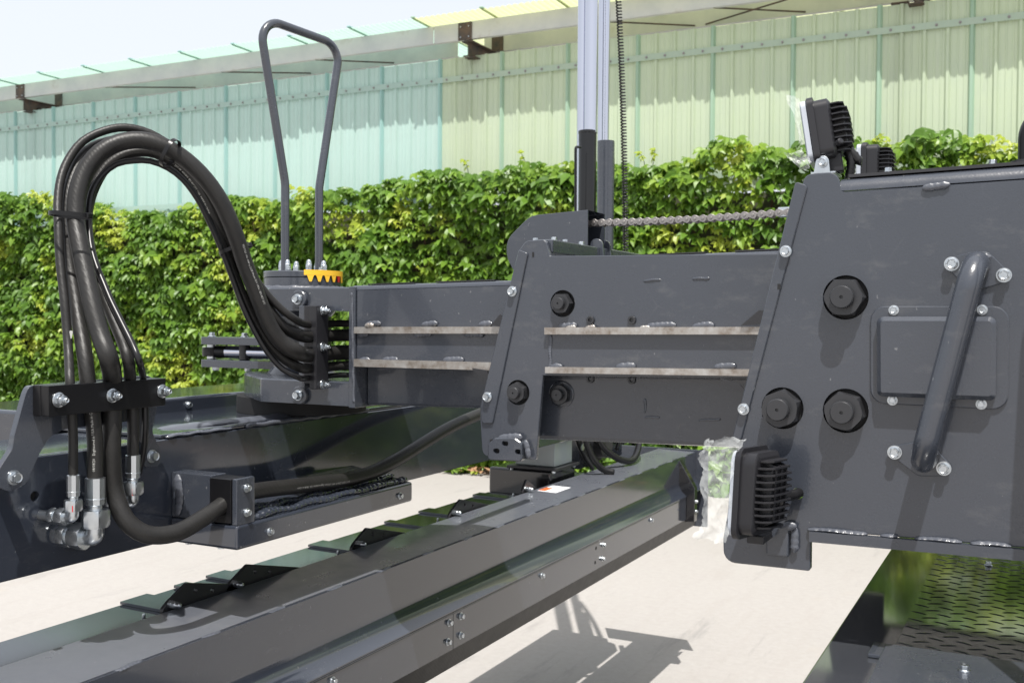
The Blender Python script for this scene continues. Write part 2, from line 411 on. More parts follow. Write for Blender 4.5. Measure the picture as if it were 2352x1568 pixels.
def bolt(parent, pos, axis, af, kind='bolt', name=None, label=None):
    q = V(axis).to_track_quat('Z', 'Y') @ Quaternion((0, 0, 1), random.uniform(0, 6.28))
    n = name or {'bolt': 'bolt', 'stud': 'flange_nut', 'plain': 'bolt', 'acorn': 'acorn_nut', 'big': 'large_nut', 'socket': 'socket_screw'}[kind]
    o = place(n, BOLTS[kind], parent, pos, q, af*(.70 if kind in ('bolt', 'stud') else 1))
    if label: o['label'] = label
    return o
def bead(parent, p0, p1, r, mat='weld', name='weld_bead', wob=.25, nrm=(0, 1, 0), flat=.55):
    """a run of weld: overlapping ripples, flattened against the surface whose normal is nrm"""
    p0, p1 = V(p0), V(p1); L = (p1-p0).length; n = max(8, int(L/(r*.30))); d = (p1-p0)/n; nn = V(nrm).normalized()
    u, w = frame_of(p1-p0); pts, rr = [], []; ph = random.uniform(0, 6); sway = random.uniform(.6, 1.1)
    for i in range(n+1):
        e = min(1, (i+.8)/4.5, (n-i+.8)/4.5)**.6
        rr.append(r*e*(1 + wob*.35*math.sin(i*.11+ph) + wob*.30*(random.random()-.5) + .07*math.sin(i*1.25)))
        pts.append(p0 + d*i + (u*math.sin(i*.23*sway+ph) + w*math.cos(i*.19*sway))*r*.22)
    v, f = tube(pts, rr, 8); c = p0
    ax = (p1-p0).normalized(); v = [p - nn*((p-(p0 + ax*(p-p0).dot(ax))).dot(nn)*(1-flat)) for p in v]
    return part(name, (v, f), mat, parent, angle=60)
nX, nY, nZ = V((1, 0, 0)), V((0, 1, 0)), V((0, 0, 1))

# =================================================================== GROUND
def sheet(x0, x1, y0, y1, z): return [V((x0, y0, z)), V((x1, y0, z)), V((x1, y1, z)), V((x0, y1, z))], [(0, 1, 2, 3)]
g = part('ground', sheet(-400, 400, -400, 400, 0), 'concrete', recalc=False); g['kind'] = 'structure'
# earth strip at the foot of the creeper wall, uneven
nx, ny = 240, 8; sv, sf = [], []
for i in range(nx+1):
    for j in range(ny+1):
        x = -20 + 27*i/nx; e = j/ny
        sv.append(V((x, 8.72 + .12*math.sin(x*2.1)*(1-e) + .35*e, .006 + .06*math.sin(e*3.1)*(0.4+random.random()))))
for i in range(nx):
    for j in range(ny): a = i*(ny+1)+j; sf.append((a, a+1, a+ny+2, a+ny+1))
s = part('soil_strip', (sv, sf), 'soil', angle=80); s['kind'] = 'structure'

# =================================================================== FIBREGLASS WALL AND CANOPY
WY = 9.1
wall = thing('fibreglass_wall', 'pale mint and yellow green ribbed fibreglass sheet wall rising above the green creeper', 'wall', (-4, WY, 0))
def rib_profile(w=.7, n=4, h=.022):
    pts = []
    p = w/n
    for k in range(n):
        x = k*p
        pts += [(x, h if k else h+.004), (x+.018, h if k else h+.004), (x+.032, 0), (x+.075, .0), (x+.080, .004), (x+.088, .004), (x+.093, 0), (x+.125, 0), (x+.130, .004), (x+.138, .004), (x+.143, 0), (x+p-.014, 0)]
    pts += [(w, h), (w+.018, h)]
    return pts
prof = rib_profile(); npf = len(prof)
ZB, ZT = 2.62, 4.085
pv = [V((x, -d, z)) for z in (ZB, ZT) for x, d in prof]
pf = [(i, i+1, npf+i+1, npf+i) for i in range(npf-1)]
sheet_me = {k: make_mesh('wall_sheet', (pv, pf), k, angle=20, recalc=False) for k in ('mint', 'lime')}
ev = [V((x, -d-.003, z)) for z in (ZB, ZT+.004) for x, d in ((-.012, -.0), (-.001, .026), (.02, .027), (.034, .001))]
edge_me = {k: make_mesh('overlap_rib', (ev, [(0,1,5,4),(1,2,6,5),(2,3,7,6)]), k, angle=20, recalc=False) for k in ('mint_edge', 'lime_edge')}
SCREW = BOLTS['bolt'].copy(); SCREW.materials.clear(); SCREW.materials.append(M['chain'])
for k in range(-13, 28):
    x = -11.765 + .7012*k
    mint = x < -5.5
    place('sheet', sheet_me['mint' if mint else 'lime'], wall, (x, WY, random.uniform(-.008, .008)))
    place('overlap_rib', edge_me['mint_edge' if x < -5.3 else 'lime_edge'], wall, (x, WY, 0))
    for j in range(4):
        place('screw', SCREW, wall, (x+.10+.175*j, WY-.031, 3.873), nY.to_track_quat('-Z', 'Y'), .0145)
for z in (3.873, 2.765):
    for xa, xb, mt in ((-21, -5.401, 'strip'), (-5.4, 8, 'strip_lime')): part('fixing_strip', box(xa, xb, WY-.0305, WY-.0295, z-.028, z+.028, 0), mt, wall)
part('base_wall', box(-21, 8, WY-.035, WY+.25, 0, 2.60, .005), 'backing', wall)
for x in (-11.44, -5.15, -1.09, 3.5):
    part('post', box(x-.07, x+.07, WY+.06, WY+.22, 2.61, 4.12, .004), 'rust', wall)

canopy = thing('canopy_roof', 'canopy of translucent corrugated sheets on galvanised purlins above the fibreglass wall', 'canopy', (-4, 9, 4.0))
RZ0, RZ1, RY0, RY1 = 4.395, 4.36, 8.70, 10.6
w = .76; rp = []
for k in range(12):
    x = k*w/12; rp += [(x, 0), (x+w/48, .012), (x+w/24, .016), (x+w/16, .012)] 
rp.append((w+.03, 0)); nr = len(rp)
rv = [V((x, 0, d)) for x, d in rp] + [V((x, RY1-RY0, d+RZ1-RZ0)) for x, d in rp]
roof_me = {k: make_mesh('roof_sheet', (rv, [(i, i+1, nr+i+1, nr+i) for i in range(nr-1)]), k, angle=60, recalc=False) for k in ('mint_roof', 'lime_roof')}
lap_me = {k: make_mesh('roof_lap', box(-.018, .018, -.02, RY1-RY0-.05, .012, .03, .006), k) for k in ('mint_edge', 'lime_edge')}
for k in range(-12, 22):
    x = -11.6 + w*k
    place('roof_sheet', roof_me['mint_roof' if x < -5.6 else 'lime_roof'], canopy, (x, RY0+random.uniform(-.01, .01), RZ0))
    place('roof_lap', lap_me['mint_edge' if x < -5.6 else 'lime_edge'], canopy, (x, RY0, RZ0))
def purlin(x0, x1, y, z0, z1, t=.006, fl=.05):
    return join(box(x0, x1, y, y+t, z0, z1, .001), box(x0+.002, x1-.002, y+t, y+fl, z1-t, z1-.001, .001), box(x0+.002, x1-.002, y+t, y+fl, z0+.001, z0+t, .001))
for x0, x1 in ((-21, -5.43), (-5.42, 8)):
    part('purlin', purlin(x0, x1, 8.93, 4.205, 4.375), 'galv', canopy)
    part('purlin', purlin(x0+.3, x1, 9.42, 4.19, 4.36), 'galv', canopy)
for x in (-11.44, -5.05, -.95, 3.5):
    r_ = part('rafter', join(box(x-.06, x+.06, 8.94, 10.4, 4.185, 4.195, .001), box(x-.06, x+.06, 9.0, 10.4, 4.045, 4.055, .001), box(x-.004, x+.004, 8.96, 10.39, 4.055, 4.185, .001)), 'rust', canopy)
    part('clip_plate', box(x-.09, x+.06, 8.92, 8.928, 4.20, 4.372, .001), 'rust', canopy)
    part('clip_plate', box(x+.02, x+.15, 9.41, 9.418, 4.19, 4.355, .001), 'rust', canopy)
    for dz in (.03, .13):
        for dx in (-.06, .03): bolt(canopy, (x+dx, 8.92, 4.20+dz), (0, -1, 0), .012, 'plain')
for xa, xb in ((-10.0, -9.0), (-8.2, -7.3), (-6.9, -6.2), (-3.6, -2.9), (-2.6, -1.9), (-1.9, -2.8)):
    part('tie_rod', cyl((xa, 8.96, 4.21), (xb, 9.40, 4.2), .008, 8), 'rust', canopy)

# =================================================================== CREEPER
prof_px = [(-400,455),(-100,452),(0,455),(100,452),(200,458),(280,472),(330,490),(400,482),(460,470),(530,458),(600,465),(640,478),(700,460),(760,446),(850,430),(950,407),(1050,394),(1150,392),(1250,386),(1330,374),(1450,368),(1550,370),(1640,350),(1700,345),(1780,352),(1900,352),(2000,350),(2100,338),(2200,328),(2352,316),(2700,300)]
HP = [oY(8.85, x, y) for x, y in prof_px]
hx_, hz_ = np.array([p.x for p in HP]), np.array([p.z - .06 for p in HP])
ivy = thing('creeper_hedge', 'dense green creeper with yellow green shoots covering the long wall behind the machine', 'creeper', (-4, 9, 0))
def leaflet(L, W, fold=.10, droop=.16):
    return np.array([(0,0,0), (-.30*W,.30*L,fold*W), (0,.36*L,0), (.30*W,.30*L,fold*W), (-.27*W,.66*L,fold*W-.04*L), (.27*W,.66*L,fold*W-.04*L), (0,.70*L,-.05*L), (0,L,-droop*L)])
LFACE = [(0,2,1),(0,3,2),(1,2,6,4),(2,3,5,6),(4,6,7),(6,5,7)]
def leaf_mesh(n=5):
    vs_, fs_ = [], []
    for i in range(n):
        a = (i-(n-1)/2)*rad(47); s = 1 - .13*abs(i-(n-1)/2)
        p = leaflet(.112*s, .092*s, .12+.1*random.random(), .1+.2*random.random())
        p = p @ np.array([[1,0,0],[0,1,0],[0,0,1]]).T
        c, sn = math.cos(a), math.sin(a)
        q = np.stack([p[:,0]*c + p[:,1]*sn, -p[:,0]*sn + p[:,1]*c, p[:,2] - .012*abs(i-(n-1)/2)], 1)
        k = len(vs_)*8; vs_.append(q); fs_ += [tuple(j+k for j in f) for f in LFACE]
    return np.concatenate(vs_), fs_
LEAVES = [leaf_mesh(5) for _ in range(5)] + [leaf_mesh(3)]
def rot_mats(nrm, tip):
    z = nrm/np.linalg.norm(nrm, axis=1, keepdims=True); y = tip - z*(tip*z).sum(1, keepdims=True); y /= np.linalg.norm(y, axis=1, keepdims=True)
    x = np.cross(y, z); return np.stack([x, y, z], 2)
def vnoise(x, y, seed, s):
    r = np.random.default_rng(seed); g_ = r.random((256, 256)); xs, ys = x*s+100, y*s+100
    xi, yi = np.floor(xs).astype(int), np.floor(ys).astype(int); fx, fy = xs-xi, ys-yi; fx = fx*fx*(3-2*fx); fy = fy*fy*(3-2*fy)
    G = lambda a, b: g_[a % 256, b % 256]
    return (G(xi,yi)*(1-fx)+G(xi+1,yi)*fx)*(1-fy) + (G(xi,yi+1)*(1-fx)+G(xi+1,yi+1)*fx)*fy
def leaf_field(N, x0, x1, zlo=.03, toponly=False):
    x = rng.uniform(x0, x1, N); top = np.interp(x, hx_, hz_) + (vnoise(x, x*0, 5, 1.6)-.5)*.14 + (vnoise(x, x*0, 6, 6)-.5)*.10
    e = rng.random(N); z = zlo + (top-zlo)*(e if not toponly else 1.02-.10*e*e)
    bulge = (vnoise(x, z, 1, 1.5)*.26 + vnoise(x, z, 2, 4.5)*.12)
    y = 8.96 - bulge - .16*np.clip(z/2.8, 0, 1) + rng.random(N)**1.5*.16
    y += np.clip((z-top+.14)/.14, 0, 1)**2*rng.uniform(-.05, .30, N)
    n = np.stack([rng.normal(.10, .40, N), rng.normal(-.66, .25, N), rng.normal(.80, .30, N)], 1)
    tip = np.stack([rng.normal(0, .55, N), rng.normal(-.45, .3, N), rng.normal(-.7, .35, N)], 1)
    sc = np.clip(rng.normal(.90, .26, N), .4, 1.55)
    shoot = vnoise(x+z*.7, z-x*.25, 3, 2.3) * .65 + vnoise(x, z, 4, 6)*.35
    tint = np.clip(.36 + (rng.random(N)-.5)*.42 + np.clip(shoot-.53, 0, 1)*2.6, 0, 1)
    sc *= np.where(tint > .68, .68, 1.0)
    return np.stack([x, y, z], 1), rot_mats(n, tip), sc, tint
P1, R1, S1, T1 = leaf_field(29000, -18, 4.5)
P2, R2, S2, T2 = leaf_field(3700, -18, 4.5, toponly=True)
PP, RR, SS, TT = (np.concatenate(a) for a in ((P1, P2), (R1, R2), (S1, S2), (T1, T2)))
# the 300 leaves that show largest are parts of their own
X_, Y_ = PP[:,0], PP[:,1]; dep = X_*CF.x + Y_*CF.y; px_ = 1176 + FPX*(X_*CR.x + Y_*CR.y)/dep; py_ = 784 - FPX*((PP[:,2]-1.5))/dep
vis = (px_ > 20) & (px_ < 2340) & (py_ < 900) & (Y_ < 8.80)
score = np.where(vis, SS*np.abs((RR[:,:,2]*np.array([-CF.x, -CF.y, 0])).sum(1))/dep, 0)
big = set(np.argsort(-score)[:300].tolist())
var = rng.integers(0, 6, len(PP))
allv, allf, allt, off = [], [], [], 0
tint_me = {}
for i in range(len(PP)):
    lv, lf = LEAVES[var[i]]
    if i in big:
        key = (int(var[i]), int(TT[i]*6))
        if key not in tint_me:
            me = bpy.data.meshes.new('leaf'); me.from_pydata([tuple(p) for p in lv], [], lf); me.materials.append(M['leaf'])
            at = me.attributes.new('tint', 'FLOAT', 'POINT'); at.data.foreach_set('value', [(key[1]+.5)/6.5]*len(lv)); tint_me[key] = me
        m3 = Matrix(RR[i].tolist()); place('leaf', tint_me[key], ivy, PP[i], m3.to_quaternion(), float(SS[i]))
        continue
    allv.append((lv*SS[i]) @ RR[i].T + PP[i]); allf += [tuple(j+off for j in f) for f in lf]; off += len(lv); allt.append(np.full(len(lv), TT[i]))
me = bpy.data.meshes.new('leaf_mass'); me.from_pydata((np.concatenate(allv)-np.array([-4, 9, 0])).tolist(), [], allf); me.materials.append(M['leaf'])
at = me.attributes.new('tint', 'FLOAT', 'POINT'); at.data.foreach_set('value', np.concatenate(allt).astype(np.float32)); me.update()
o = bpy.data.objects.new('leaf_mass', me); COL.objects.link(o); o.parent = ivy; o['kind'] = 'stuff'
# woody stems against the wall and thin shoots standing above the top
sv = []
for k in range(85):
    x = random.uniform(-17.5, 4); pts = [V((x, 9.0, 0))]
    for j in range(7): pts.append(pts[-1] + V((random.uniform(-.16, .16), random.uniform(-.05, .03), .36)))
    sv.append(tube(spline(pts, .12), .009+.008*random.random(), 5))
part('stems', join(*sv), 'stem', ivy, kind='stuff')
for px, py, hh in ((1075, 380, .10), (1210, 372, .13), (1480, 362, .10), (1500, 365, .12), (210, 452, .10), (105, 450, .12), (775, 440, .08), (1655, 340, .06), (2090, 330, .07)):
    b = oY(8.85, px, py+12); tipv = b + V((random.uniform(-.05, .05), -.03, hh))
    st = part('shoot', tube(spline([b - V((0, 0, .1)), b, tipv], .03), .0035, 5), 'leaf', ivy)
    for j in range(4):
        key = (5, 6)
        if key not in tint_me:
            lv, lf = LEAVES[5]; me = bpy.data.meshes.new('leaf'); me.from_pydata([tuple(p) for p in lv], [], lf); me.materials.append(M['leaf'])
            at = me.attributes.new('tint', 'FLOAT', 'POINT'); at.data.foreach_set('value', [.95]*len(lv)); tint_me[key] = me
        q = V((random.uniform(-.6, .6), -.6, .6)).to_track_quat('Z', 'Y') @ Quaternion((0, 0, 1), random.uniform(0, 6.3))
        place('leaf', tint_me[key], st, b.lerp(tipv, .4+.2*j), q, random.uniform(.35, .6))
# weeds and dry leaves along the foot of the wall
def weed(px, py, h, label):
    b = oZ(.02, px, py); t = thing('weed', label, 'plant', b, 'weeds along the foot of the creeper wall')
    me_l = tint_me[sorted(tint_me)[len(tint_me)//2]]
    part('stem', tube([b, b+V((.01, 0, h*.7))], .006, 5), 'stem', t)
    for j in range(9):
        a = j*2.4; q = V((.7*math.cos(a), .7*math.sin(a)-.3, .7)).to_track_quat('Z', 'Y') @ Quaternion((0, 0, 1), a)
        place('leaf', me_l, t, b + V((.09*math.cos(a), .09*math.sin(a), h*(.35+.08*j))), q, random.uniform(.7, 1.2))
weed(1158, 1082, .22, 'bushy green weed by the wall, framed by the boom end plate and the cross beam')
weed(1050, 1082, .10, 'low pale green weed on the earth left of the bushy weed')
weed(1085, 1072, .12, 'small weed between the low pale weed and the bushy weed')
weed(12, 1004, .10, 'yellow green weed at the left edge of the picture, beyond the hose bracket')
weed(95, 990, .10, 'green weed on the earth seen through the hose bracket opening')
dv = []
for k in range(900):
    x = random.uniform(-13, 3); y = random.uniform(8.62, 9.0); a = random.uniform(0, 6.28); L = random.uniform(.03, .07); z = .03+.05*random.random()
    u = V((math.cos(a), math.sin(a), random.uniform(-.4, .4)))*L; ww = V((-math.sin(a), math.cos(a), random.uniform(-.5, .5)))*L*.45; c = V((x, y, z))
    dv.append(([c-u, c+ww, c+u, c-ww], [(0, 1, 2), (0, 2, 3)]))
dl = part('dry_leaves', join(*dv), 'deadleaf', recalc=False); dl['kind'] = 'stuff'; dl['label'] = 'dry brown leaves scattered on the earth at the wall foot'; dl['category'] = 'dry leaves'

# =================================================================== MAIN (OUTER) BOOM
def pxy(Y, pts): return [((p := oY(Y, q[0], q[1])).x, p.z, *(q[2:])) for q in pts]
def pxx(X, pts): return [((p := oX(X, q[0], q[1])).y, p.z, *(q[2:])) for q in pts]
def xz(p): return (p.x, p.z)
YM = 1.55
mb = thing('main_boom', 'broad dark grey outer boom section with bent grab handle and three large black nuts', 'boom', (.2, YM+.4, 1.2))
TOPZ = lambda x: 1.684 + .022*(x+.26)        # line where the rounded top edge starts
BOTZ = lambda x: 1.196 + .012*(x+.30)
out = pxy(YM, [(1849,401,.012), (1923,394,.016), (1933,441,.006)])
out += [(1.7, TOPZ(1.7)), (1.7, BOTZ(1.7))]
out += pxy(YM, [(1862,1216,.002), (1861,1311,.004), (1662,1290,.02), (1661,1235,.01), (1702,1000,.05)])
hp = [(1942, 683, 51), (1797, 937, 48), (1942, 943, 51)]
holes = []
for x, y, r in hp:
    c = oY(YM, x, y); holes.append(circ(c.x, c.z, r*(c-CC).dot(CF)/FPX, 36))
lc = oY(YM, 1832, 1133); holes.append(circ(lc.x, lc.z, .0085, 18))
part('side_plate', plate(fillet2(out), YM, YM+.012, 'Y', holes, .0012), 'paint', mb)
for x, y, r in hp:
    c = oY(YM, x, y); rr = r*(c-CC).dot(CF)/FPX
    part('hole_back', lathe((c.x, YM+.0125, c.z), nY, [(0, rr+.004), (.004, rr+.004)], 32), 'void', mb)
    part('bushing', lathe((c.x, YM+.012, c.z), -nY, [(0, rr*.97), (.003, rr*.97), (.004, rr*.9), (.004, rr*.55)], 36), 'void', mb)
    bolt(mb, (c.x, YM+.002, c.z), (0, -1, 0), .050, 'big')
# rounded top edge, top plate and cover sheet
R_ = .019; cs = [(YM + R_ - R_*math.cos(t), R_*math.sin(t)) for t in [k*math.pi/2/6 for k in range(7)]] + [(YM+.82, R_), (YM+.82, R_-.012), (YM+.013, R_-.012-.006), (YM+.013, .0005)]
def extr(cs, x0, x1, zf, cap=True):
    v = [V((x, y, zf(x)+z)) for x in (x0, x1) for y, z in cs]; n = len(cs)
    return v, [(i, (i+1) % n, n+(i+1) % n, n+i) for i in range(n)] + [tuple(range(n)), tuple(range(n, 2*n))]
cs[0] = (YM, .0006)
part('top_plate', extr(cs, -.262, 1.7, TOPZ), 'paint', mb, angle=50)
part('top_cover', extr([(YM+.012, R_+.0015), (YM+.80, R_+.0015), (YM+.80, R_+.006), (YM+.012, R_+.006)], -.252, 1.7, TOPZ), 'black', mb)
part('far_side_plate', plate(fillet2(out), YM+.82, YM+.832, 'Y', (), .001), 'paint', mb)
part('bottom_plate', extr([(YM+.013, .003), (YM+.82, .003), (YM+.82, .015), (YM+.013, .015)], -.28, 1.7, BOTZ), 'paint', mb)
part('bottom_bar', extr([(YM-.0125, -.017), (YM-.0125, -.002), (YM-.001, -.002), (YM-.001, -.017)], -.296, 1.7, BOTZ), 'paint', mb)
for a, b in ((1870, 2010), (2040, 2080), (2120, 2230), (2250, 2345)):
    p, q = oY(YM-.006, a, 0).x, oY(YM-.006, b, 0).x
    bead(mb, (p, YM-.004, BOTZ(p)), (q, YM-.004, BOTZ(q)), .0062, nrm=nZ, flat=.55)
bead(mb, oY(YM-.003, 2118, 430), oY(YM-.003, 2182, 425), .0055)
# collar strip along the slanted mouth, with two bolts
st = pxy(YM-.004, [(1827,417,.004), (1855,426,.006), (1702,1010,.004), (1681,1010,.004)])
part('mouth_strip', plate(fillet2(st), YM-.0045, YM-.0005, 'Y', (), .0012), 'paint', mb)
part('mouth_flange', plate(pxy(YM, [(1829,419), (1838,421), (1694,1008), (1683,1008)]), YM, YM+.045, 'Y', (), .0), 'paint', mb)
for x, y in ((1805, 577), (1708, 939)): bolt(mb, oY(YM-.005, x, y), (0, -1, 0), .0155)
part('lug', box(*sorted((oY(YM,1778,0).x, oY(YM,1831,0).x)), YM-.010, YM-.0005, oY(YM,1800,1276).z, oY(YM,1800,1205).z, .004), 'paint', mb)
bead(mb, oY(YM-.008, 1795, 1205), oY(YM-.008, 1830, 1208), .006); bead(mb, oY(YM-.006, 1829, 1212), oY(YM-.006, 1822, 1268), .006)
part('slot', box(oY(YM,1796,0).x, oY(YM,1803,0).x, YM-.0052, YM-.0046, oY(YM,1800,664).z, oY(YM,1800,652).z, 0), 'void', mb)
# raised cover
cv = part('cover_plate', plate(fillet2(pxy(YM, [(2000,703,.02), (2318,703,.02), (2316,941,.02), (2000,925,.02)])), YM-.0045, YM-.0005, 'Y', (), .0012), 'paint', mb)
part('raised_panel', plate(fillet2(pxy(YM, [(2017,727,.01), (2290,727,.01), (2288,918,.008), (2018,908,.008)])), YM-.022, YM-.005, 'Y', (), .006), 'paint', cv, angle=40)
for x, y in ((2053,712), (2256,711), (2050,919), (2254,928)): bolt(cv, oY(YM-.005, x, y), (0, -1, 0), .0125)
# grab handle
ga, gb = oY(YM, 2247, 607), oY(YM, 2128, 1050)
gd = V((0, -.078, 0))
gh = part('grab_handle', tube(fillet3([ga, ga+gd, gb+gd, gb], .05, 10), .0158, 20), 'paint', mb)
for c, pts in ((ga, [(2166,607), (2190,590), (2240,577), (2272,580), (2325,632), (2300,652), (2235,668), (2200,640)]), (gb, [(2036,1036), (2060,1022), (2130,1008), (2150,1030), (2190,1072), (2170,1092), (2110,1092), (2070,1062)])):
    part('handle_flange', plate(fillet2(pxy(YM, [(x, y, .012) for x, y in pts])), YM-.0045, YM-.0003, 'Y', (), .001), 'paint', gh)
    bead(gh, c+V((-.016, -.006, .008)), c+V((.016, -.006, .008)), .005)
for x, y in ((2186,606), (2306,632), (2055,1038), (2168,1075)): bolt(gh, oY(YM-.005, x, y), (0, -1, 0), .0175)
for x in (2280, 2040): 
    p = oY(YM+.03, x, 395); bolt(mb, (p.x, YM+.03, TOPZ(p.x)+R_+.006), (0, 0, 1), .013)
for x, y in ((2052, 1085), ): pass
# handrail: its near top corner shows at the picture's right edge, the unseen front leg is added to cast a shadow band on the side plate
hx0 = oY(1.60, 2366, 300); hz0 = TOPZ(hx0.x)+R_+.006; hzt = oY(1.60, 2366, 272).z
post = thing('handrail', 'black bent tube handrail on the outer boom, only its corner showing at the right edge', 'handrail', (hx0.x, 1.60, hz0))
part('rail_tube', tube(fillet3([(hx0.x, 1.60, hz0), (hx0.x, 1.60, hzt), (hx0.x+.10, 1.55, hzt+.01), (.055, 1.43, hzt+.01), (.045, 1.40, 1.15), (.3, 1.40, 1.05)], .03, 8), .0150, 18), 'plastic', post)
part('foot', lathe((hx0.x, 1.60, hz0), nZ, [(0, .024), (.005, .024)], 24), 'black', post)

# =================================================================== MIDDLE BOOM
Y2 = 1.68; K2 = .02
def zt(z, x): return z + K2*(x+.78)
m2 = thing('middle_boom', 'dark grey middle boom section with slanted end collar and two bare steel slide rails', 'boom', (-.6, Y2+.3, 1.28))
out2 = pxy(Y2, [(1193,572,.006), (1208,553,.012), (1252,550,.008), (1263,590,.004)])
zb2, zmid2 = 1.278, 1.404
out2 += [(.3, zt(1.596, .3))] if False else []
col2 = pxy(Y2, [(1193,574,.004), (1208,553,.014), (1253,550,.010), (1263,588,.002), (1263,760,.0), (1247,865,.0), (1234,1017,.004), (1231,1056,.004), (1108,1047,.014), (1103,970,.01), (1103,930,.02)])
h2 = [(1292,697,31), (1190,901,29), (1290,905,31)]
hs = []
for x, y, r in h2:
    c = oY(Y2, x, y); hs.append((c, r*(c-CC).dot(CF)/FPX))
XR = -.2
side = col2[:4] + [(XR, zt(1.591, XR)), (XR, zt(zmid2, XR)), *[(p[0], p[1]) for p in col2[5:6]], *col2[6:]]
x0c = oY(Y2, 1247, 865)
up = col2[:4] + [(XR, zt(1.591, XR)), (XR, zt(zmid2-.006, XR)), (x0c.x, zt(zmid2-.006, x0c.x)), *col2[6:]]
part('side_plate', plate(fillet2(up), Y2, Y2+.008, 'Y', [circ(c.x, c.z, r, 30) for c, r in hs[:2]], .001), 'paint', m2)
lowp = [(Y2+.0085, zmid2-.0065), (Y2+.044, zmid2-.012), (Y2+.046, zmid2-.018), (Y2+.046, zb2+.008), (Y2+.049, zb2+.002), (Y2+.056, zb2), (Y2+.60, zb2), (Y2+.60, zb2+.01), (Y2+.075, zb2+.01), (Y2+.056, zmid2+.0)]
part('lower_web', extr(lowp, x0c.x-.03, XR, lambda x: K2*(x+.78)), 'paint', m2, angle=25)
R2_ = .012; cs2 = [(Y2 + R2_ - R2_*math.cos(t), R2_*math.sin(t)) for t in [k*math.pi/2/5 for k in range(6)]] + [(Y2+.60, R2_), (Y2+.60, R2_-.008), (Y2+.0085, R2_-.014), (Y2+.0085, .0006)]; cs2[0] = (Y2, .0006)
part('top_plate', extr(cs2, -.777, XR, lambda x: zt(1.591, x)), 'paint', m2, angle=50)
for a, b in ((-.75, -.68), (-.62, -.5), (-.45, -.3)):
    part('weld_gap', extr([(Y2+.010, R2_+.0008), (Y2+.03, R2_+.0008), (Y2+.03, R2_+.003), (Y2+.010, R2_+.003)], a, b, lambda x: zt(1.591, x)), 'black', m2)
part('far_side_plate', plate(fillet2(up), Y2+.60, Y2+.608, 'Y', (), .001), 'paint', m2)
for c, r in hs[:2]:
    part('hole_back', lathe((c.x, Y2+.0085, c.z), nY, [(0, r+.003), (.004, r+.003)], 28), 'void', m2)
    bolt(m2, (c.x, Y2+.004, c.z), (0, -1, 0), .033, 'big')
c = oY(Y2+.046, 1290, 905); r = .0245; yl = Y2+.046
part('hole_ring', lathe((c.x, yl+.004, c.z), V((0, -1, 0)), [(0, r), (.006, r), (.007, r*.93), (.001, r*.90)], 30), 'paint', m2)
bolt(m2, (c.x, yl+.002, c.z), (0, -1, 0), .033, 'big')
for x, y, yy in ((1357,735,Y2), (1452,735,Y2), (1357,870,Y2+.046), (1452,872,Y2+.046)): bolt(m2, oY(yy-.0005, x, y), (0, -1, 0), .0145, 'socket')
# slide rails (bare steel edges) with weld blobs
def rail(parent, Y, xa, xb, z0, z1, k, x0, t=.011, name='slide_rail'):
    f = lambda x: k*(x-x0)
    return part(name, extr([(Y-t, z0), (Y-t, z1), (Y-.0005, z1), (Y-.0005, z0)], xa, xb, f), 'bare', parent)
xa, xb = oY(Y2, 1262, 0).x, XR
u0, u1 = oY(Y2-.011, 1262, 768), oY(Y2-.011, 1262, 752)
l0, l1 = oY(Y2-.011, 1264, 857), oY(Y2-.011, 1264, 843)
rail(m2, Y2, xa, xb, u0.z, u1.z, .013, xa); rail(m2, Y2, xa+.002, xb, l0.z, l1.z, .017, xa)
for a, b in ((1283, 1325), (1485, 1552), (1590, 1640)): bead(m2, oY(Y2-.003, a, 748), oY(Y2-.003, b, 748), .0055)
for a, b in ((1264, 1292), (1415, 1460), (1640, 1690)): bead(m2, oY(Y2-.003, a, 841), oY(Y2-.003, b, 843), .0065)
for a in (1300, 1345, 1470): bead(m2, oY(Y2-.009, a, 751), oY(Y2-.009, a+22, 751), .003, 'bare', 'weld_spatter')
bead(m2, oY(Y2-.001, 1264, 760), oY(Y2-.001, 1263, 850), .003)
part('wiper_blade', plate(pxy(Y2-.012, [(1702,748), (1745,712), (1768,716), (1768,742)]), Y2-.016, Y2-.011, 'Y', (), .0), 'black', m2)
part('wiper_blade', plate(pxy(Y2-.012, [(1655,868), (1700,880), (1716,902), (1690,896)]), Y2-.016, Y2-.011, 'Y', (), .0), 'black', m2)
st = pxy(Y2-.004, [(1191,573,.003), (1212,581,.005), (1132,968,.004), (1131,972,.004), (1106,972,.006), (1105,925,.02)])
part('mouth_strip', plate(fillet2(st), Y2-.0045, Y2-.0005, 'Y', (), .0012), 'paint', m2)
for x, y in ((1177, 669), (1120, 911)): bolt(m2, oY(Y2-.005, x, y), (0, -1, 0), .0165)
part('slot', box(oY(Y2,1227,0).x, oY(Y2,1231,0).x, Y2-.0008, Y2+.002, oY(Y2,1229,590).z, oY(Y2,1229,579).z, 0), 'void', m2)
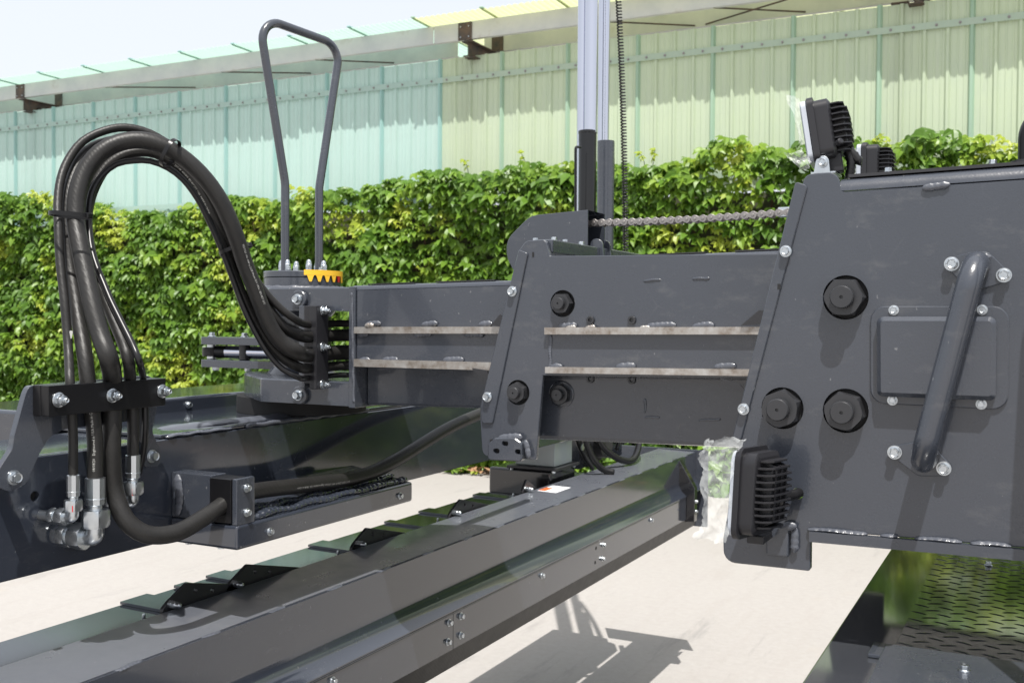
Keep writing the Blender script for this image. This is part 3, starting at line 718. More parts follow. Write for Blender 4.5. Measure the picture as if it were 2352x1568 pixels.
# lug with four slots under the collar
lg = pxy(Y2, [(1128,1018,.006), (1145,1003,.008), (1190,1003,.008), (1206,1015,.008), (1206,1058,.006), (1128,1054,.006)])
lo = part('slotted_lug', plate(fillet2(lg), Y2-.014, Y2-.0005, 'Y', [rrect(.013, .009, .004, *xz(oY(Y2-.014, *q))) for q in ((1160,1018), (1140,1035), (1190,1037))], .002), 'paint', m2)
part('slot_back', box(*sorted((oY(Y2,1134,0).x, oY(Y2,1200,0).x)), Y2-.004, Y2-.003, oY(Y2,1160,1050).z, oY(Y2,1160,1010).z, 0), 'void', lo)
bead(lo, oY(Y2-.008, 1145, 1003), oY(Y2-.008, 1200, 1006), .007); bead(lo, oY(Y2-.008, 1208, 1010), oY(Y2-.008, 1213, 1052), .006)
for a_, b_ in (((1478,645), (1518,642)), ((1590,640), (1630,639)), ((1480,958), (1515,958)), ((1482,915), (1481,948)), ((1605,965), (1655,963))): bead(m2, oY(Y2+(.0455 if a_[1] > 800 else -.0005), *a_), oY(Y2+(.0455 if a_[1] > 800 else -.0005), *b_), .0022, 'paint', 'weld_scar')
# cross bar over the collar, with bolt heads
cbx = oY(Y2, 1258, 560)
part('cross_bar', box(cbx.x-.035, cbx.x+.004, Y2+.012, Y2+.59, 1.616, 1.640, .003), 'paint', m2)
for y_, dx in ((1.74, -.015), (1.80, -.02), (1.86, -.012)): bolt(m2, (cbx.x+dx, y_, 1.640), (0, 0, 1), .013)
p = oY(Y2+.02, 1230, 551); bolt(m2, (p.x, Y2+.02, oY(Y2, 1230, 553).z-.001), (0, 0, 1), .013)
part('collar_top', box(oY(Y2,1210,0).x, oY(Y2,1252,0).x, Y2+.0085, Y2+.05, oY(Y2,1230,556).z-.006, oY(Y2,1230,556).z, .001), 'paint', m2)

# chain guard and chain
cg = thing('chain_guard', 'rounded grey sheet metal guard over the chain end on the middle boom', 'guard', (-.88, 1.945, 1.61))
gx1 = -.799; 
go = fillet2([(gx1, 1.585, 0), (gx1, 1.7125, .0), (-.925, 1.706, .05), (-.977, 1.66, .05), (-.979, 1.625, .05), (-.955, 1.585, .03)], 8)
part('near_cheek', plate(go, 1.900, 1.9025, 'Y', (), .0008), 'paint', cg)
part('far_cheek', plate(go, 1.988, 1.9905, 'Y', (), .0), 'paint', cg)
rim_pts = [p for p in go if p[1] > 1.59 and not (abs(p[0]-gx1) < 1e-6 and p[1] < 1.70)]
rv = [V((p[0], y, p[1]-.0004)) for p in rim_pts for y in (1.9026, 1.9879)]
part('wrapper', (rv, [(2*i, 2*i+1, 2*i+3, 2*i+2) for i in range(len(rim_pts)-1)]), 'paint', cg, recalc=False)
for y in (1.915, 1.955): part('fork_tab', plate(fillet2([(-.80,1.59), (-.80,1.657,.02), (-.775,1.657,.02), (-.768,1.59)]), y, y+.006, 'Y', (), .001), 'paint', cg)
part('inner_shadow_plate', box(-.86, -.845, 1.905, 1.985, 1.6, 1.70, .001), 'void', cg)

ch = thing('drive_chain', 'grey steel roller chain stretched from the guard to the outer boom mouth', 'chain', (-.6, 1.945, 1.69))
def fig8(h=.0073, p=.015875):
    L = []
    for k in range(13): th = math.pi/2 + math.pi*k/12; L.append((-p/2 + h*math.cos(th), h*math.sin(th)))
    L.append((0, -h*.5))
    for k in range(13): th = -math.pi/2 + math.pi*k/12; L.append((p/2 + h*math.cos(th), h*math.sin(th)))
    L.append((0, h*.5)); return [V(q) for q in L]
def link(yo, pin):
    vf = [plate(fig8(), -yo-.002, -yo, 'Y', (), .0004), plate(fig8(), yo, yo+.002, 'Y', (), .0)]
    for s in (-1, 1):
        vf.append(cyl((s*.0079, -yo-.0035 if pin else -yo, 0), (s*.0079, yo+.003 if pin else yo, 0), .0026 if pin else .005, 10, .0004))
    return join(*vf)
LK = [make_mesh('outer_link', link(.0095, True), 'chain'), make_mesh('inner_link', link(.0068, False), 'chain')]
ca, cb = oY(1.945, 1352, 513), oY(1.945, 1830, 487); n = 26
dch = (cb-ca).normalized(); q = nX.rotation_difference(dch)
for k in range(n):
    f = (k+.5)*.0159; p = ca + dch*f + V((0, 0, -.0035*math.sin(math.pi*min(1, f/.41))))
    place('link', LK[k % 2], ch, p, q)
part('clevis', box(-.437, -.38, 1.935, 1.955, 1.688, 1.706, .002), 'zinc', ch)

# =================================================================== INNER BOOM AND TURNTABLE
Y3 = 1.75
m3 = thing('inner_boom', 'slimmest dark grey boom section carrying the turntable fork at its far end', 'boom', (-1.1, Y3+.25, 1.31))
zf3 = lambda x: .02*(x+1.258)
zt3, zm3, zb3 = 1.563, 1.407, 1.317
xe = -1.256
part('side_plate', plate([(xe+.015, zt3-.010), (-.6, zt3-.010+zf3(-.6)), (-.6, zm3+zf3(-.6)-.006), (xe+.015, zm3-.006)], Y3, Y3+.008, 'Y', (), .0005), 'paint', m3)
cs3 = [(Y3 + .010 - .010*math.cos(t), .010*math.sin(t)) for t in [k*math.pi/2/5 for k in range(6)]] + [(Y3+.46, .010), (Y3+.46, .002), (Y3+.009, -.004), (Y3+.009, .0006)]; cs3[0] = (Y3, .0006)
part('top_plate', extr(cs3, xe+.002, -.6, lambda x: zt3-.010+zf3(x)), 'paint', m3, angle=50)
for a, b in ((-1.22, -1.11), (-1.06, -.93)): part('weld_gap', extr([(Y3+.008, .0108), (Y3+.03, .0108), (Y3+.03, .013), (Y3+.008, .013)], a, b, lambda x: zt3-.010+zf3(x)), 'black', m3)
low3 = [(Y3+.0085, zm3-.0065), (Y3+.036, zm3-.010), (Y3+.038, zm3-.015), (Y3+.038, zb3+.006), (Y3+.041, zb3+.001), (Y3+.046, zb3), (Y3+.46, zb3), (Y3+.46, zb3+.008), (Y3+.06, zb3+.008), (Y3+.048, zm3)]
part('lower_web', extr(low3, xe+.016, -.6, zf3), 'paint', m3, angle=25)
part('far_side_plate', box(xe+.02, -.6, Y3+.461, Y3+.469, zb3, zt3-.001, .001), 'paint', m3)
ex0, ex1 = oY(Y3-.003, 804, 0).x, oY(Y3-.003, 819, 0).x
part('end_plate', box(ex0, ex1, Y3-.004, Y3+.455, zb3-.003, zt3-.002, .002), 'paint', m3)
u0, u1, l0, l1 = (oY(Y3-.010, 824, y) for y in (766, 751, 842, 825))
rail(m3, Y3, oY(Y3,822,0).x, -.7, u0.z, u1.z, .012, xe, .010); rail(m3, Y3, oY(Y3,822,0).x, -.7, l0.z, l1.z, .004, xe, .010)
for a, b in ((840, 875), (968, 1005), (1100, 1130)): bead(m3, oY(Y3-.003, a, 744), oY(Y3-.003, b, 744), .006)
for a, b in ((824, 850), (878, 915), (1018, 1065)): bead(m3, oY(Y3-.003, a, 826), oY(Y3-.003, b, 828), .0065)
for a, b in ((822, 845), (950, 990), (1065, 1110)): bead(m3, oY(Y3-.004, a, 768), oY(Y3-.004, b, 768), .0045)
bead(m3, oY(Y3-.0045, 808, 672), oY(Y3-.0045, 812, 925), .0026, wob=.8); bead(m3, oY(Y3-.009, 838, 747), oY(Y3-.009, 858, 747), .004, 'bare', 'weld_spatter', .8)
part('wiper_blade', plate(pxy(Y3-.012, [(1130,747), (1150,722), (1160,735), (1155,750)]), Y3-.016, Y3-.011, 'Y', (), .0), 'black', m3)
part('wiper_blade', plate(pxy(Y3-.012, [(1085,845), (1120,850), (1128,872), (1100,860)]), Y3-.016, Y3-.011, 'Y', (), .0), 'black', m3)
PC = V((-1.553, 1.97, 0))
def arm(z0, z1, r, xfront): 
    pts = [(ex0-.0005, Y3), (xfront, Y3, .02)]
    for k in range(9):
        a = math.pi*1.25 - math.pi*.75*k/8 if False else rad(235 - 22*k)
        pts.append((PC.x + r*math.cos(a), PC.y + r*math.sin(a)))
    pts += [(PC.x+.1, PC.y+r*.98), (ex0-.0005, Y3+.44)]
    return plate(fillet2(pts), z1, z0, 'Z', (), .003)
za0, za1 = oY(Y3, 790, 714).z, oY(Y3, 790, 659).z
zc0, zc1 = oY(Y3, 790, 932).z, oY(Y3, 790, 876).z
part('fork_arm', arm(za0, za1, .118, -1.47), 'paint', m3); part('fork_arm', arm(zc0, zc1, .135, -1.49), 'paint', m3)
part('pivot_tube', lathe((PC.x, PC.y, zc1), nZ, [(0, .082), (.015, .068), (za0-zc1-.012, .068), (za0-zc1, .078)], 28), 'paint', m3)

tt = thing('turntable', 'round turntable drum with acorn nuts, yellow toothed scale and tall bent tube loop', 'turntable', (PC.x, PC.y, za1))
zd0, zd1 = za1, oY(1.88, 700, 621).z
rd = .090
part('lower_disc', lathe((PC.x, PC.y, zd0+.004), nZ, [(0, rd), ((zd1-zd0)*.56, rd), ((zd1-zd0)*.57, rd-.002)], 48), 'paint', tt)
part('upper_disc', lathe((PC.x, PC.y, zd0+.004+(zd1-zd0)*.58), nZ, [(0, rd-.001), (.0015, rd+.0008), ((zd1-zd0)*.40-.004, rd+.0008), ((zd1-zd0)*.40-.002, rd-.001)], 48), 'paint', tt)
ring = [V((PC.x + (rd+.004)*math.cos(a), PC.y + (rd+.004)*math.sin(a), zd0+.003)) for a in [k*2*math.pi/110 for k in range(110)]]
part('weld_bead', tube(ring, [.0065*(1+.35*(random.random()-.5)) for _ in ring], 8, closed=True), 'weld', tt, angle=60)
dirv = V((.236, .97, 0)).normalized(); nrm = V((.97, -.236, 0))
P = lambda x, y: oP(PC+V((0,0,1.6)), nrm, x, y)
lp = [P(655,619), P(655,420), P(594,38), P(782,106), P(733,432), P(733,617)]
lp[0].z = lp[5].z = zd1+.001
part('guide_loop', tube(fillet3(lp, [.12, .045, .045, .12], 10), .0098, 18), 'paint', tt)
for a in range(6):
    th = rad(25 + 60*a); bolt(tt, (PC.x+.05*math.cos(th), PC.y+.05*math.sin(th), zd1+.001), (0, 0, 1), .0135, 'acorn')
for a in (-20, -75): bolt(tt, (PC.x+.078*math.cos(rad(a)), PC.y+.078*math.sin(rad(a)), zd1+.003), (0, 0, 1), .012)
# yellow toothed scale
f0 = math.atan2(-.785, .619)
def arcp(phi, z, dr=.0035): a = f0 + phi; return V((PC.x + (rd+dr)*math.cos(a), PC.y + (rd+dr)*math.sin(a), z))
sv, sf = [], []; N = 36; A0, A1 = rad(2), rad(118)
for k in range(N+1):
    ph = A0 + (A1-A0)*k/N; sv += [arcp(ph, zd1+.003), arcp(ph, zd1-.009), arcp(ph, zd1+.003, .001), arcp(ph, zd1-.009, .001), arcp(ph, zd1+.0035, -.02), arcp(ph, zd1+.002, -.02)]
for k in range(N):
    a = 6*k; b = a+6
    for i, j in ((0, 1), (1, 3), (3, 2), (0, 4), (2, 5)): sf.append((a+i, a+j, b+j, b+i))
yz = part('scale_plate', (sv, sf), 'yellow', tt, angle=50)
for k in range(9):
    pm = A0 + rad(9) + k*rad(13); dw, dn = rad(4.8), rad(1.6)
    q = [arcp(pm-dw, zd1-.0092), arcp(pm+dw, zd1-.0092), arcp(pm+dn, zd1-.0235), arcp(pm-dn, zd1-.0235)]
    q2 = [arcp(pm-dw, zd1-.0092, .0015), arcp(pm+dw, zd1-.0092, .0015), arcp(pm+dn, zd1-.0235, .0015), arcp(pm-dn, zd1-.0235, .0015)]
    part('tooth', (q+q2, [(0,1,2,3), (7,6,5,4), (0,4,5,1), (1,5,6,2), (2,6,7,3), (3,7,4,0)]), 'red' if k == 4 else 'yellow', yz, smooth=False, label='red tooth of the yellow scale' if k == 4 else None)

# slew linkage left of the turntable
sl = thing('slew_linkage', 'pair of grey flat bars with bolts and a chromed rod between, left of the turntable', 'linkage', (-1.75, 1.99, 1.42))
YL = 1.965
za, zb = oY(YL, 540, 792), oY(YL, 540, 775); zc, zd = oY(YL, 540, 845), oY(YL, 540, 828)
xl = oY(YL, 459, 800).x
for z0, z1 in ((za.z, zb.z), (zc.z, zd.z)): part('link_bar', plate(fillet2([(xl, YL, .008), (-1.56, YL), (-1.56, YL+.10), (xl, YL+.07, .02)]), z1, z0, 'Z', (), .001), 'paint', sl)
for x, kind in ((487, 'plain'), (562, 'plain')):
    p = oY(YL+.03, x, 775); bolt(sl, (p.x, p.y, zb.z), (0, 0, 1), .019, 'bolt'); bolt(sl, (p.x+.012, p.y, zc.z), (0, 0, -1), .016, 'plain')
p = oY(YL+.03, 562, 800); part('spacer', cyl((p.x, p.y, zd.z), (p.x, p.y, za.z), .0135, 20), 'black', sl)
p = oY(YL+.03, 487, 800); part('pin', cyl((p.x, p.y, zd.z), (p.x, p.y, za.z), .0125, 20), 'zinc', sl)
zmid = (za.z+zd.z)/2
part('rod_eye', join(cyl((p.x, p.y, zmid-.011), (p.x, p.y, zmid+.011), .024, 24), cyl((p.x+.015, p.y, zmid), (p.x+.048, p.y+.004, zmid), .015, 20)), 'plastic', sl)
part('rod', cyl((p.x+.046, p.y+.004, zmid), (-1.5, p.y+.02, zmid), .0155, 24), 'chrome', sl)

# =================================================================== UPPER CROSS BEAM OF THE HEAD
XU = -1.45
ub = thing('cross_beam', 'long glossy dark grey cross beam hung under the turntable', 'beam', (-1.55, 2.0, 1.08))
zu0, zu1 = 1.079, 1.270
hole = lambda px, py, r: circ(*(lambda p: (p.y, p.z))(oX(XU, px, py)), r, 20)
part('front_plate', plate([(.45, zu0), (3.95, zu0), (3.95, zu1), (.45, zu1)], XU, XU-.010, 'X', [hole(80, 1139, .0085), hole(297, 1085, .009)], .002), 'paint_gloss', ub)
for px, py in ((80, 1139), (297, 1085)):
    p = oX(XU, px, py); part('hole_back', box(XU-.05, XU-.0105, p.y-.02, p.y+.02, p.z-.02, p.z+.02, 0), 'void', ub)
part('top_plate', box(-1.685, XU-.0105, .45, 3.95, zu1-.010, zu1+.001, .002), 'paint_gloss', ub)
part('bottom_plate', box(-1.685, XU-.0105, .45, 3.95, zu0+.001, zu0+.011, .002), 'paint_gloss', ub)
part('rear_plate', box(-1.695, -1.6855, .45, 3.95, zu0, zu1, .002), 'paint_gloss', ub)
part('ledge_plate', box(-1.772, XU-.004, 1.43, 2.75, zu1+.0015, zu1+.0085, .002), 'paint_gloss', ub)
part('raised_box', box(-2.01, -1.7725, 1.38, 2.75, 1.12, 1.3115, .008, 4), 'paint_gloss', ub)
bolt(ub, oX(-1.772, 432, 929), (1, 0, 0), .016)
bead(ub, (XU-.075, 1.50, zu1+.0085), (XU-.055, 1.86, zu1+.0085), .026, wob=.06, nrm=nZ, flat=.25); bead(ub, (XU-.004, 1.44, zu1+.004), (XU-.004, 1.62, zu1+.004), .006, nrm=nZ)
bead(ub, (XU-.003, 1.66, zu1+.004), (XU-.003, 2.1, zu1+.004), .0045)
part('bearing', lathe((PC.x, PC.y, zu1+.009), nZ, [(0, .15), (zc0-zu1-.010, .15)], 40), 'void', ub)
# small box bar welded below, with bolts and a rough weld
bx0, bx1, by0, by1 = XU+.0005, -1.286, 1.447, 2.035
bar = part('box_bar', box(bx0, bx1, by0, by1, 1.077, 1.122, .006, 3), 'paint_gloss', ub)
part('top_slope', plate([(bx0, 1.1225), (bx1-.008, 1.1225), (bx0, 1.148)], by0+.02, by1-.005, 'Y', (), 0), 'paint_gloss', bar)
for k in range(2):
    bead(bar, (bx1-.018-.03*k, by0+.05, 1.127+.006*k), (bx1-.018-.03*k, by1-.005, 1.127+.006*k), .010, 'paint_gloss', wob=.55, nrm=nZ, flat=.75)
for px, py in ((619, 1220), (918, 1138)): bolt(bar, oX(bx1, px, py), (1, 0, 0), .014)
for px in (385, 505): 
    p = oZ(1.077, px, 1250); bolt(bar, (min(max(p.x, -1.43), -1.30), by0+.03, 1.077), (0, 0, -1), .013, 'plain')

# =================================================================== HOSE CLAMPS
hc1 = thing('hose_clamp', 'long black clamp block with three flange nuts on an arched grey bracket, far left', 'hose clamp', oX(-1.404, 200, 1100), 'hose clamps')
XB = -1.404
bo = pxx(XB, [(-6,1082,.012), (28,1030,.02), (32,1000,.01), (58,905,.02), (66,886,.025), (340,862,.02), (352,868,.01), (366,905,.01), (360,945,.02), (350,990,.02), (372,1040,.02), (368,1072,.02), (330,1075,.02), (326,1035,.01), (312,965,.02), (150,985,.03), (118,1000,.03), (92,1040,.02), (62,1110,.02), (25,1130,.025), (-6,1118,.02)])
part('bracket', plate(fillet2(bo), XB, XB-.010, 'X', (), .001), 'paint', hc1)
for px, py in ((31, 1096), (348, 1047)): bolt(hc1, oX(XB, px, py), (1, 0, 0), .021)
for px, py in ((31, 1096), (348, 1047)):
    p = oX(XB, px, py); part('spacer', cyl((XU+.0005, p.y, p.z), (XB-.0105, p.y, p.z), .013, 20), 'paint', hc1)
XF = -1.367; b0, b1 = oX(XF, 112, 948), oX(XF, 381, 948)
zk0, zk1 = oX(XF, 250, 938).z, oX(XF, 250, 885).z
ty0, ty1 = b0.y, b1.y
def skew(vf, k, y0): return [V((p.x, p.y, p.z + k*(p.y-y0))) for p in vf[0]], vf[1]
for xa, xb in ((XB+.0005, -1.3855), (-1.385, XF)):
    part('clamp_block', box(xa, xb, ty0, ty1, zk0-.004, zk1+.006, .0015), 'plastic', hc1)
for px, py in ((134, 918), (257, 908), (372, 898)): bolt(hc1, oX(XF, px, py), (1, 0, 0), .0215, 'stud')
hc2 = thing('hose_clamp', 'upright black clamp block gathering the five hoses in front of the turntable fork', 'hose clamp', oY(1.73, 720, 880), 'hose clamps')
k0, k1 = oY(1.705, 700, 893), oY(1.705, 738, 702)
XK = oY(1.703, 722, 800).x
part('clamp_half', box(XK-.034, XK-.0155, 1.712, 1.7465, k0.z+.01, k1.z, .002), 'rim', hc2)
part('clamp_half', box(XK-.015, XK+.003, 1.706, 1.7465, k0.z, k1.z, .002), 'rim', hc2)
part('back_plate', box(XK-.05, XK-.0345, 1.716, 1.7475, k0.z, k1.z, .002), 'paint', hc2)
for y in (713, 797, 884): 
    p = oX(XK+.003, 728, y); bolt(hc2, (XK+.003, 1.727, p.z), (1, 0, 0), .0185, 'stud')
for x, y in ((684, 687), (685, 907)):
    p = oY(Y3-.004, x+5, y); part('ear', cyl((p.x, Y3-.0005, p.z), (p.x, Y3-.010, p.z), .019, 24), 'paint', hc2)
    bolt(hc2, oY(Y3-.0105, x, y), (0, -1, 0), .020, 'bolt')
hc3 = thing('hose_clamp', 'small grey and black clamp with two bolts on the box bar, holding the thick hose', 'hose clamp', (-1.33, 1.47, 1.13), 'hose clamps')
zq0, zq1 = oX(-1.288, 566, 1200).z, oX(-1.288, 566, 1098).z
part('stub', box(XU+.001, -1.352, 1.452, 1.492, zq0, zq1+.003, .002), 'paint', hc3)
part('clamp_block', box(-1.3515, -1.301, 1.447, 1.492, zq0+.001, zq1, .0015), 'plastic', hc3)
part('front_plate', box(-1.3005, -1.2885, 1.449, 1.4975, zq0-.002, zq1+.001, .0025), 'paint', hc3)
for px, py in ((566, 1120), (566, 1176)): bolt(hc3, oX(-1.288, px, py), (1, 0, 0), .0145)
bead(hc3, (XU+.02, 1.450, zq0+.004), (XU+.02, 1.450, zq1), .008, wob=.6)

# =================================================================== HOSES
def hose(label, r, ctrl, mat='rubber', seg=16):
    pts = [p if isinstance(p, Vector) else oD(p[2], p[0], p[1]) for p in ctrl]
    base = pts[0]; t = thing('hydraulic_hose', label, 'hose', base, 'hydraulic hoses looping from the bracket to the boom')
    part('hose_tube', tube(spline(pts, .012), r, seg), mat, t, angle=60)
    return t, pts
XH = -1.3855
c1 = lambda x, y: oX(XH, x, y)
def c2(y): 
    p = oY(1.703, 708, y); return p
def tail(y, dy=.0):   # through the clamp and into the boom
    p = c2(y); z = p.z
    return [V((XK-.016, 1.703, z)), V((XK-.016, 1.75, z)), V((XK-.006, 1.80, z+.002)), V((XK+.06, 1.845, z+dy*.5)), V((XK+.16, 1.86, z+dy)), V((XK+.3, 1.865, z+dy))]
T = lambda lst, t0, t1: [(x, y, t0 + (t1-t0)*k/(len(lst)-1)) for k, (x, y) in enumerate(lst)]
h1, p1 = hose('thin outermost hose of the loop, leftmost in the bracket', .0074,
  [c1(168,1092), c1(168,1010), c1(165,930), c1(161,880)] + T([(157,800), (148,690), (138,600), (134,517), (133,461), (140,410), (157,367), (190,325), (238,301), (288,293), (345,307), (410,350), (470,420), (520,510), (562,600), (602,662), (642,706), (678,733)], 1.71, 2.03) + tail(745, .0))
h2, p2 = hose('medium hose with a torn white scar, second in the bracket', .0126,
  [c1(219,1098), c1(218,1010), c1(210,930), c1(202,880)] + T([(196,824), (188,773), (179,722), (171,670), (161,610), (155,517), (158,450), (170,405), (188,366), (215,342), (270,326), (330,322), (395,350), (452,408), (505,490), (545,580), (585,665), (622,720), (650,749), (680,766)], 1.71, 2.05) + tail(773, .0))
h3, p3 = hose('thickest hose, arching over the others and running down to the box bar clamp', .0155,
  [V((-1.33, 2.75, 1.275)), V((-1.325, 2.3, 1.228)), oX(-1.325, 850, 1086), oX(-1.325, 700, 1113), oX(-1.325, 600, 1125), oX(-1.325, 560, 1133), oX(-1.325, 528, 1148), oX(-1.325, 470, 1187), oX(-1.328, 400, 1224), oX(-1.345, 335, 1226), oX(-1.365, 290, 1195), oX(XH, 264, 1130), oX(XH, 256, 1040), oX(XH, 258, 960), c1(258,920), c1(259,880)]
  + T([(250,824), (232,773), (213,705), (202,653), (191,602), (181,551), (174,512), (178,444), (196,393), (232,349), (273,328), (325,322), (376,336), (427,368), (472,412), (506,461), (530,512), (548,560), (562,605), (582,655), (602,708), (624,756), (651,790), (678,806)], 1.70, 2.02) + tail(814, .0))
h4, p4 = hose('medium hose inside the loop, fourth in the bracket', .0098,
  [c1(305,1046), c1(306,1010), c1(305,930), c1(300,880)] + T([(294,824), (284,790), (270,756), (256,722), (240,680), (222,630), (206,575), (199,517), (203,470), (218,425), (246,381), (290,354), (342,349), (390,368), (432,405), (470,462), (500,530), (528,605), (556,675), (586,738), (620,792), (655,826), (684,842)], 1.72, 2.05) + tail(846, .012))
h5, p5 = hose('thinnest hose on the inside of the loop, nearest the bracket end', .0056,
  [oX(-1.40, 318, 1088), oX(-1.395, 329, 1040), c1(333,1000), c1(333,930), c1(330,880)] + T([(318,824), (304,790), (287,756), (270,722), (253,687), (239,653), (222,612), (211,575), (206,540), (204,500), (210,444), (234,403), (267,377), (308,369), (345,370), (386,386), (420,412), (454,457), (482,512), (508,570), (533,636), (560,708), (584,758), (616,811), (650,848), (684,866)], 1.71, 2.03) + tail(868, -.004), 'cable')
# white scar on the medium hose
scp = oD(1.722, 178, 768); part('scar', ([scp + V((.003*math.cos(a)*(1+.5*math.sin(3*a)), -.0128, .009*math.sin(a)*(1+.3*math.cos(2*a)))) for a in [k*math.pi/6 for k in range(12)]], [tuple(range(12))]), 'ink', h2)
# lettering printed along the hoses
def hose_print(h, pts, r, s0, text, size, phi=0.0, flip=False):
    cu = bpy.data.curves.new('print', 'FONT'); cu.body = text; cu.size = size; cu.resolution_u = 1
    to = bpy.data.objects.new('print', cu); COL.objects.link(to); bpy.context.view_layer.update()
    me = bpy.data.meshes.new_from_object(to); bpy.data.objects.remove(to)
    path = spline(pts, .006); acc = [0]
    for i in range(1, len(path)): acc.append(acc[-1] + (path[i]-path[i-1]).length)
    vv = []
    for v in me.vertices:
        u = v.co.x if not flip else -v.co.x; q = v.co.y-size*.35; q = q if not flip else -q
        sa = max(0, min(acc[-1]-1e-4, s0+u)); i = next(k for k in range(1, len(acc)) if acc[k] >= sa)
        f = (sa-acc[i-1])/max(1e-9, acc[i]-acc[i-1]); c = path[i-1].lerp(path[i], f)
        d = (path[min(i+2, len(path)-1)]-path[max(i-3, 0)]).normalized(); cam_ = (CC-c); n_ = (cam_ - d*cam_.dot(d)).normalized(); w_ = n_.cross(d)
        a = phi + q/r; vv.append(c + n_*((r+.0004)*math.cos(a)) + w_*((r+.0004)*math.sin(a)))
    return part('hose_print', (vv, [tuple(p.vertices) for p in me.polygons]), 'ink', h, smooth=False, recalc=False)
def arc_at(pts, px, py):
    path = spline(pts, .006); best = (1e9, 0); acc = 0
    for i, p in enumerate(path):
        if i: acc += (p-path[i-1]).length
        q = p-CC; z = q.dot(CF); e = (1176+FPX*q.dot(CR)/z-px)**2 + (784-FPX*q.dot(CU)/z-py)**2
        if e < best[0]: best = (e, acc)
    return best[1]
hose_print(h3, p3, .0155, arc_at(p3, 790, 1098), 'ISO 11237  2SN 19  W.P. 215 bar  Engineered in USA  Made in China', .0062, .35)
hose_print(h3, p3, .0155, arc_at(p3, 552, 560), '02SC/20 100 -40F to 212F Meets ISO 1436 / EN 857 2SC', .0052, .5)
hose_print(h2, p2, .0126, arc_at(p2, 218, 1078), '08/08/20   Engineered in USA Made in China', .0060, .2, False)
hose_print(h4, p4, .0098, arc_at(p4, 400, 378), '2SC-08  4350PSI  EN 857 2SC  USA  MADE IN CHINA', .0048, -.2)
# crimped ends
def fitting(h, top, r, L, side_len, mark=True):
    z = V((0, 0, -1)); p = V(top)
    fe = part('ferrule', lathe(p, z, [(0, r*1.0), (.001, r*1.32), (L*.74, r*1.30), (L*.75, r*1.38), (L*.80, r*1.38), (L*.81, r*1.28), (L*.97, r*1.28), (L, r*1.1)], 10), 'zinc', h, angle=22)
    part('collar', lathe(p+z*L, z, [(0, r*.95), (r*.7, r*.95)], 18), 'zinc', h)
    q = z.to_track_quat('Z', 'Y')
    n1 = p + z*(L+r*.6)
    nut = place('swivel_nut', BIGNUT, h, n1, q, (r*3.3, r*3.3, r*2.3)); BASE[nut] = BASE[h]
    e0 = n1 + z*(r*2.2); e1 = e0 + z*(r*1.5); e2 = e1 + V((-1, -.12, 0)).normalized()*side_len
    part('elbow', tube(fillet3([e0, e1, e2], r*.9, 8), r*1.12, 18), 'zinc', h)
    ax = (e2-e1).normalized(); q2 = ax.to_track_quat('Z', 'Y')
    o2 = place('elbow_nut', BIGNUT, h, e1 + ax*side_len*.62, q2, (r*3.2, r*3.2, r*2.0)); BASE[o2] = BASE[h]
    part('adapter', lathe(e1+ax*(side_len*.62+r*1.8), ax, [(0, r*1.2), (r*1.0, r*1.2)], 18), 'zinc', h)
    o3 = place('elbow_nut', BIGNUT, h, e1 + ax*(side_len*.62+r*2.6), q2, (r*3.0, r*3.0, r*1.4)); BASE[o3] = BASE[h]
    part('port', lathe(e1+ax*(side_len*.62+r*3.5), ax, [(0, r*1.1), (.06, r*1.1)], 16), 'zinc', h)
    if mark:
        c = n1 + z*(r*1.6) + V((r*1.05, -r*1.05, 0)); part('torque_mark', obox(c, V((.7, .7, 0)), V((.7, -.7, 0)), nZ, .0016, .004, r*1.3, 0), 'red', h)
BIGNUT = make_mesh('swivel_nut', hexstack([(0,'h',.5,.53), hx(.08), hx(.85), (1.0,'h',.5,.5), (1.0,'c',.36)], 36), 'zinc', angle=25)
fitting(h1, p1[0]+V((0,0,.002)), .0078, .036, .024)
fitting(h2, p2[0]+V((0,0,.002)), .0125, .046, .032)
fitting(h4, p4[0]+V((0,0,.002)), .0095, .041, .024)
# cable ties
def tie(label, c, ax, side, hw, hd, head):
    c = V(c); ax = V(ax).normalized(); s = (V(side) - ax*V(side).dot(ax)).normalized(); d = ax.cross(s)
    t = thing('cable_tie', label, 'cable tie', c, 'black cable ties on the hose loop')
    ring = [c + s*(hw*math.copysign(abs(math.cos(a))**.75, math.cos(a))) + d*(hd*math.copysign(abs(math.sin(a))**.75, math.sin(a))) for a in [k*2*math.pi/40 for k in range(40)]]
    v, f = [], []
    for p in ring:
        r_ = (p-c).normalized(); v += [p-ax*.0035, p+ax*.0035, p+ax*.0035+r_*.0015, p-ax*.0035+r_*.0015]
    for i in range(40):
        j = (i+1) % 40
        for a, b in ((0, 1), (1, 2), (2, 3), (3, 0)): f.append((4*i+a, 4*i+b, 4*j+b, 4*j+a))
    part('band', (v, f), 'plastic', t, angle=40)
    hp_ = c + s*(hw*head[0]) + d*(hd*head[1]); rdir = (hp_-c).normalized(); part('head', obox(hp_+rdir*.002, ax, rdir, ax.cross(rdir), .0095, .008, .011, .0015), 'plastic', t)
def near(px, py): return 0
tie('cable tie strapping the hoses low on the left rise of the loop', oD(1.742, 163, 494), (.05, .05, 1), CR, .0325, .027, (.97, -.35))
tie('cable tie at the top of the hose loop', oD(1.85, 391, 352), (ray(430,372)-ray(345,325)), CU, .0255, .025, (-.3, -.95))
tie('cable tie on the falling right side of the hose loop', oD(1.965, 539, 573), (ray(556,625)-ray(520,530)), CR, .0275, .026, (.9, -.5))

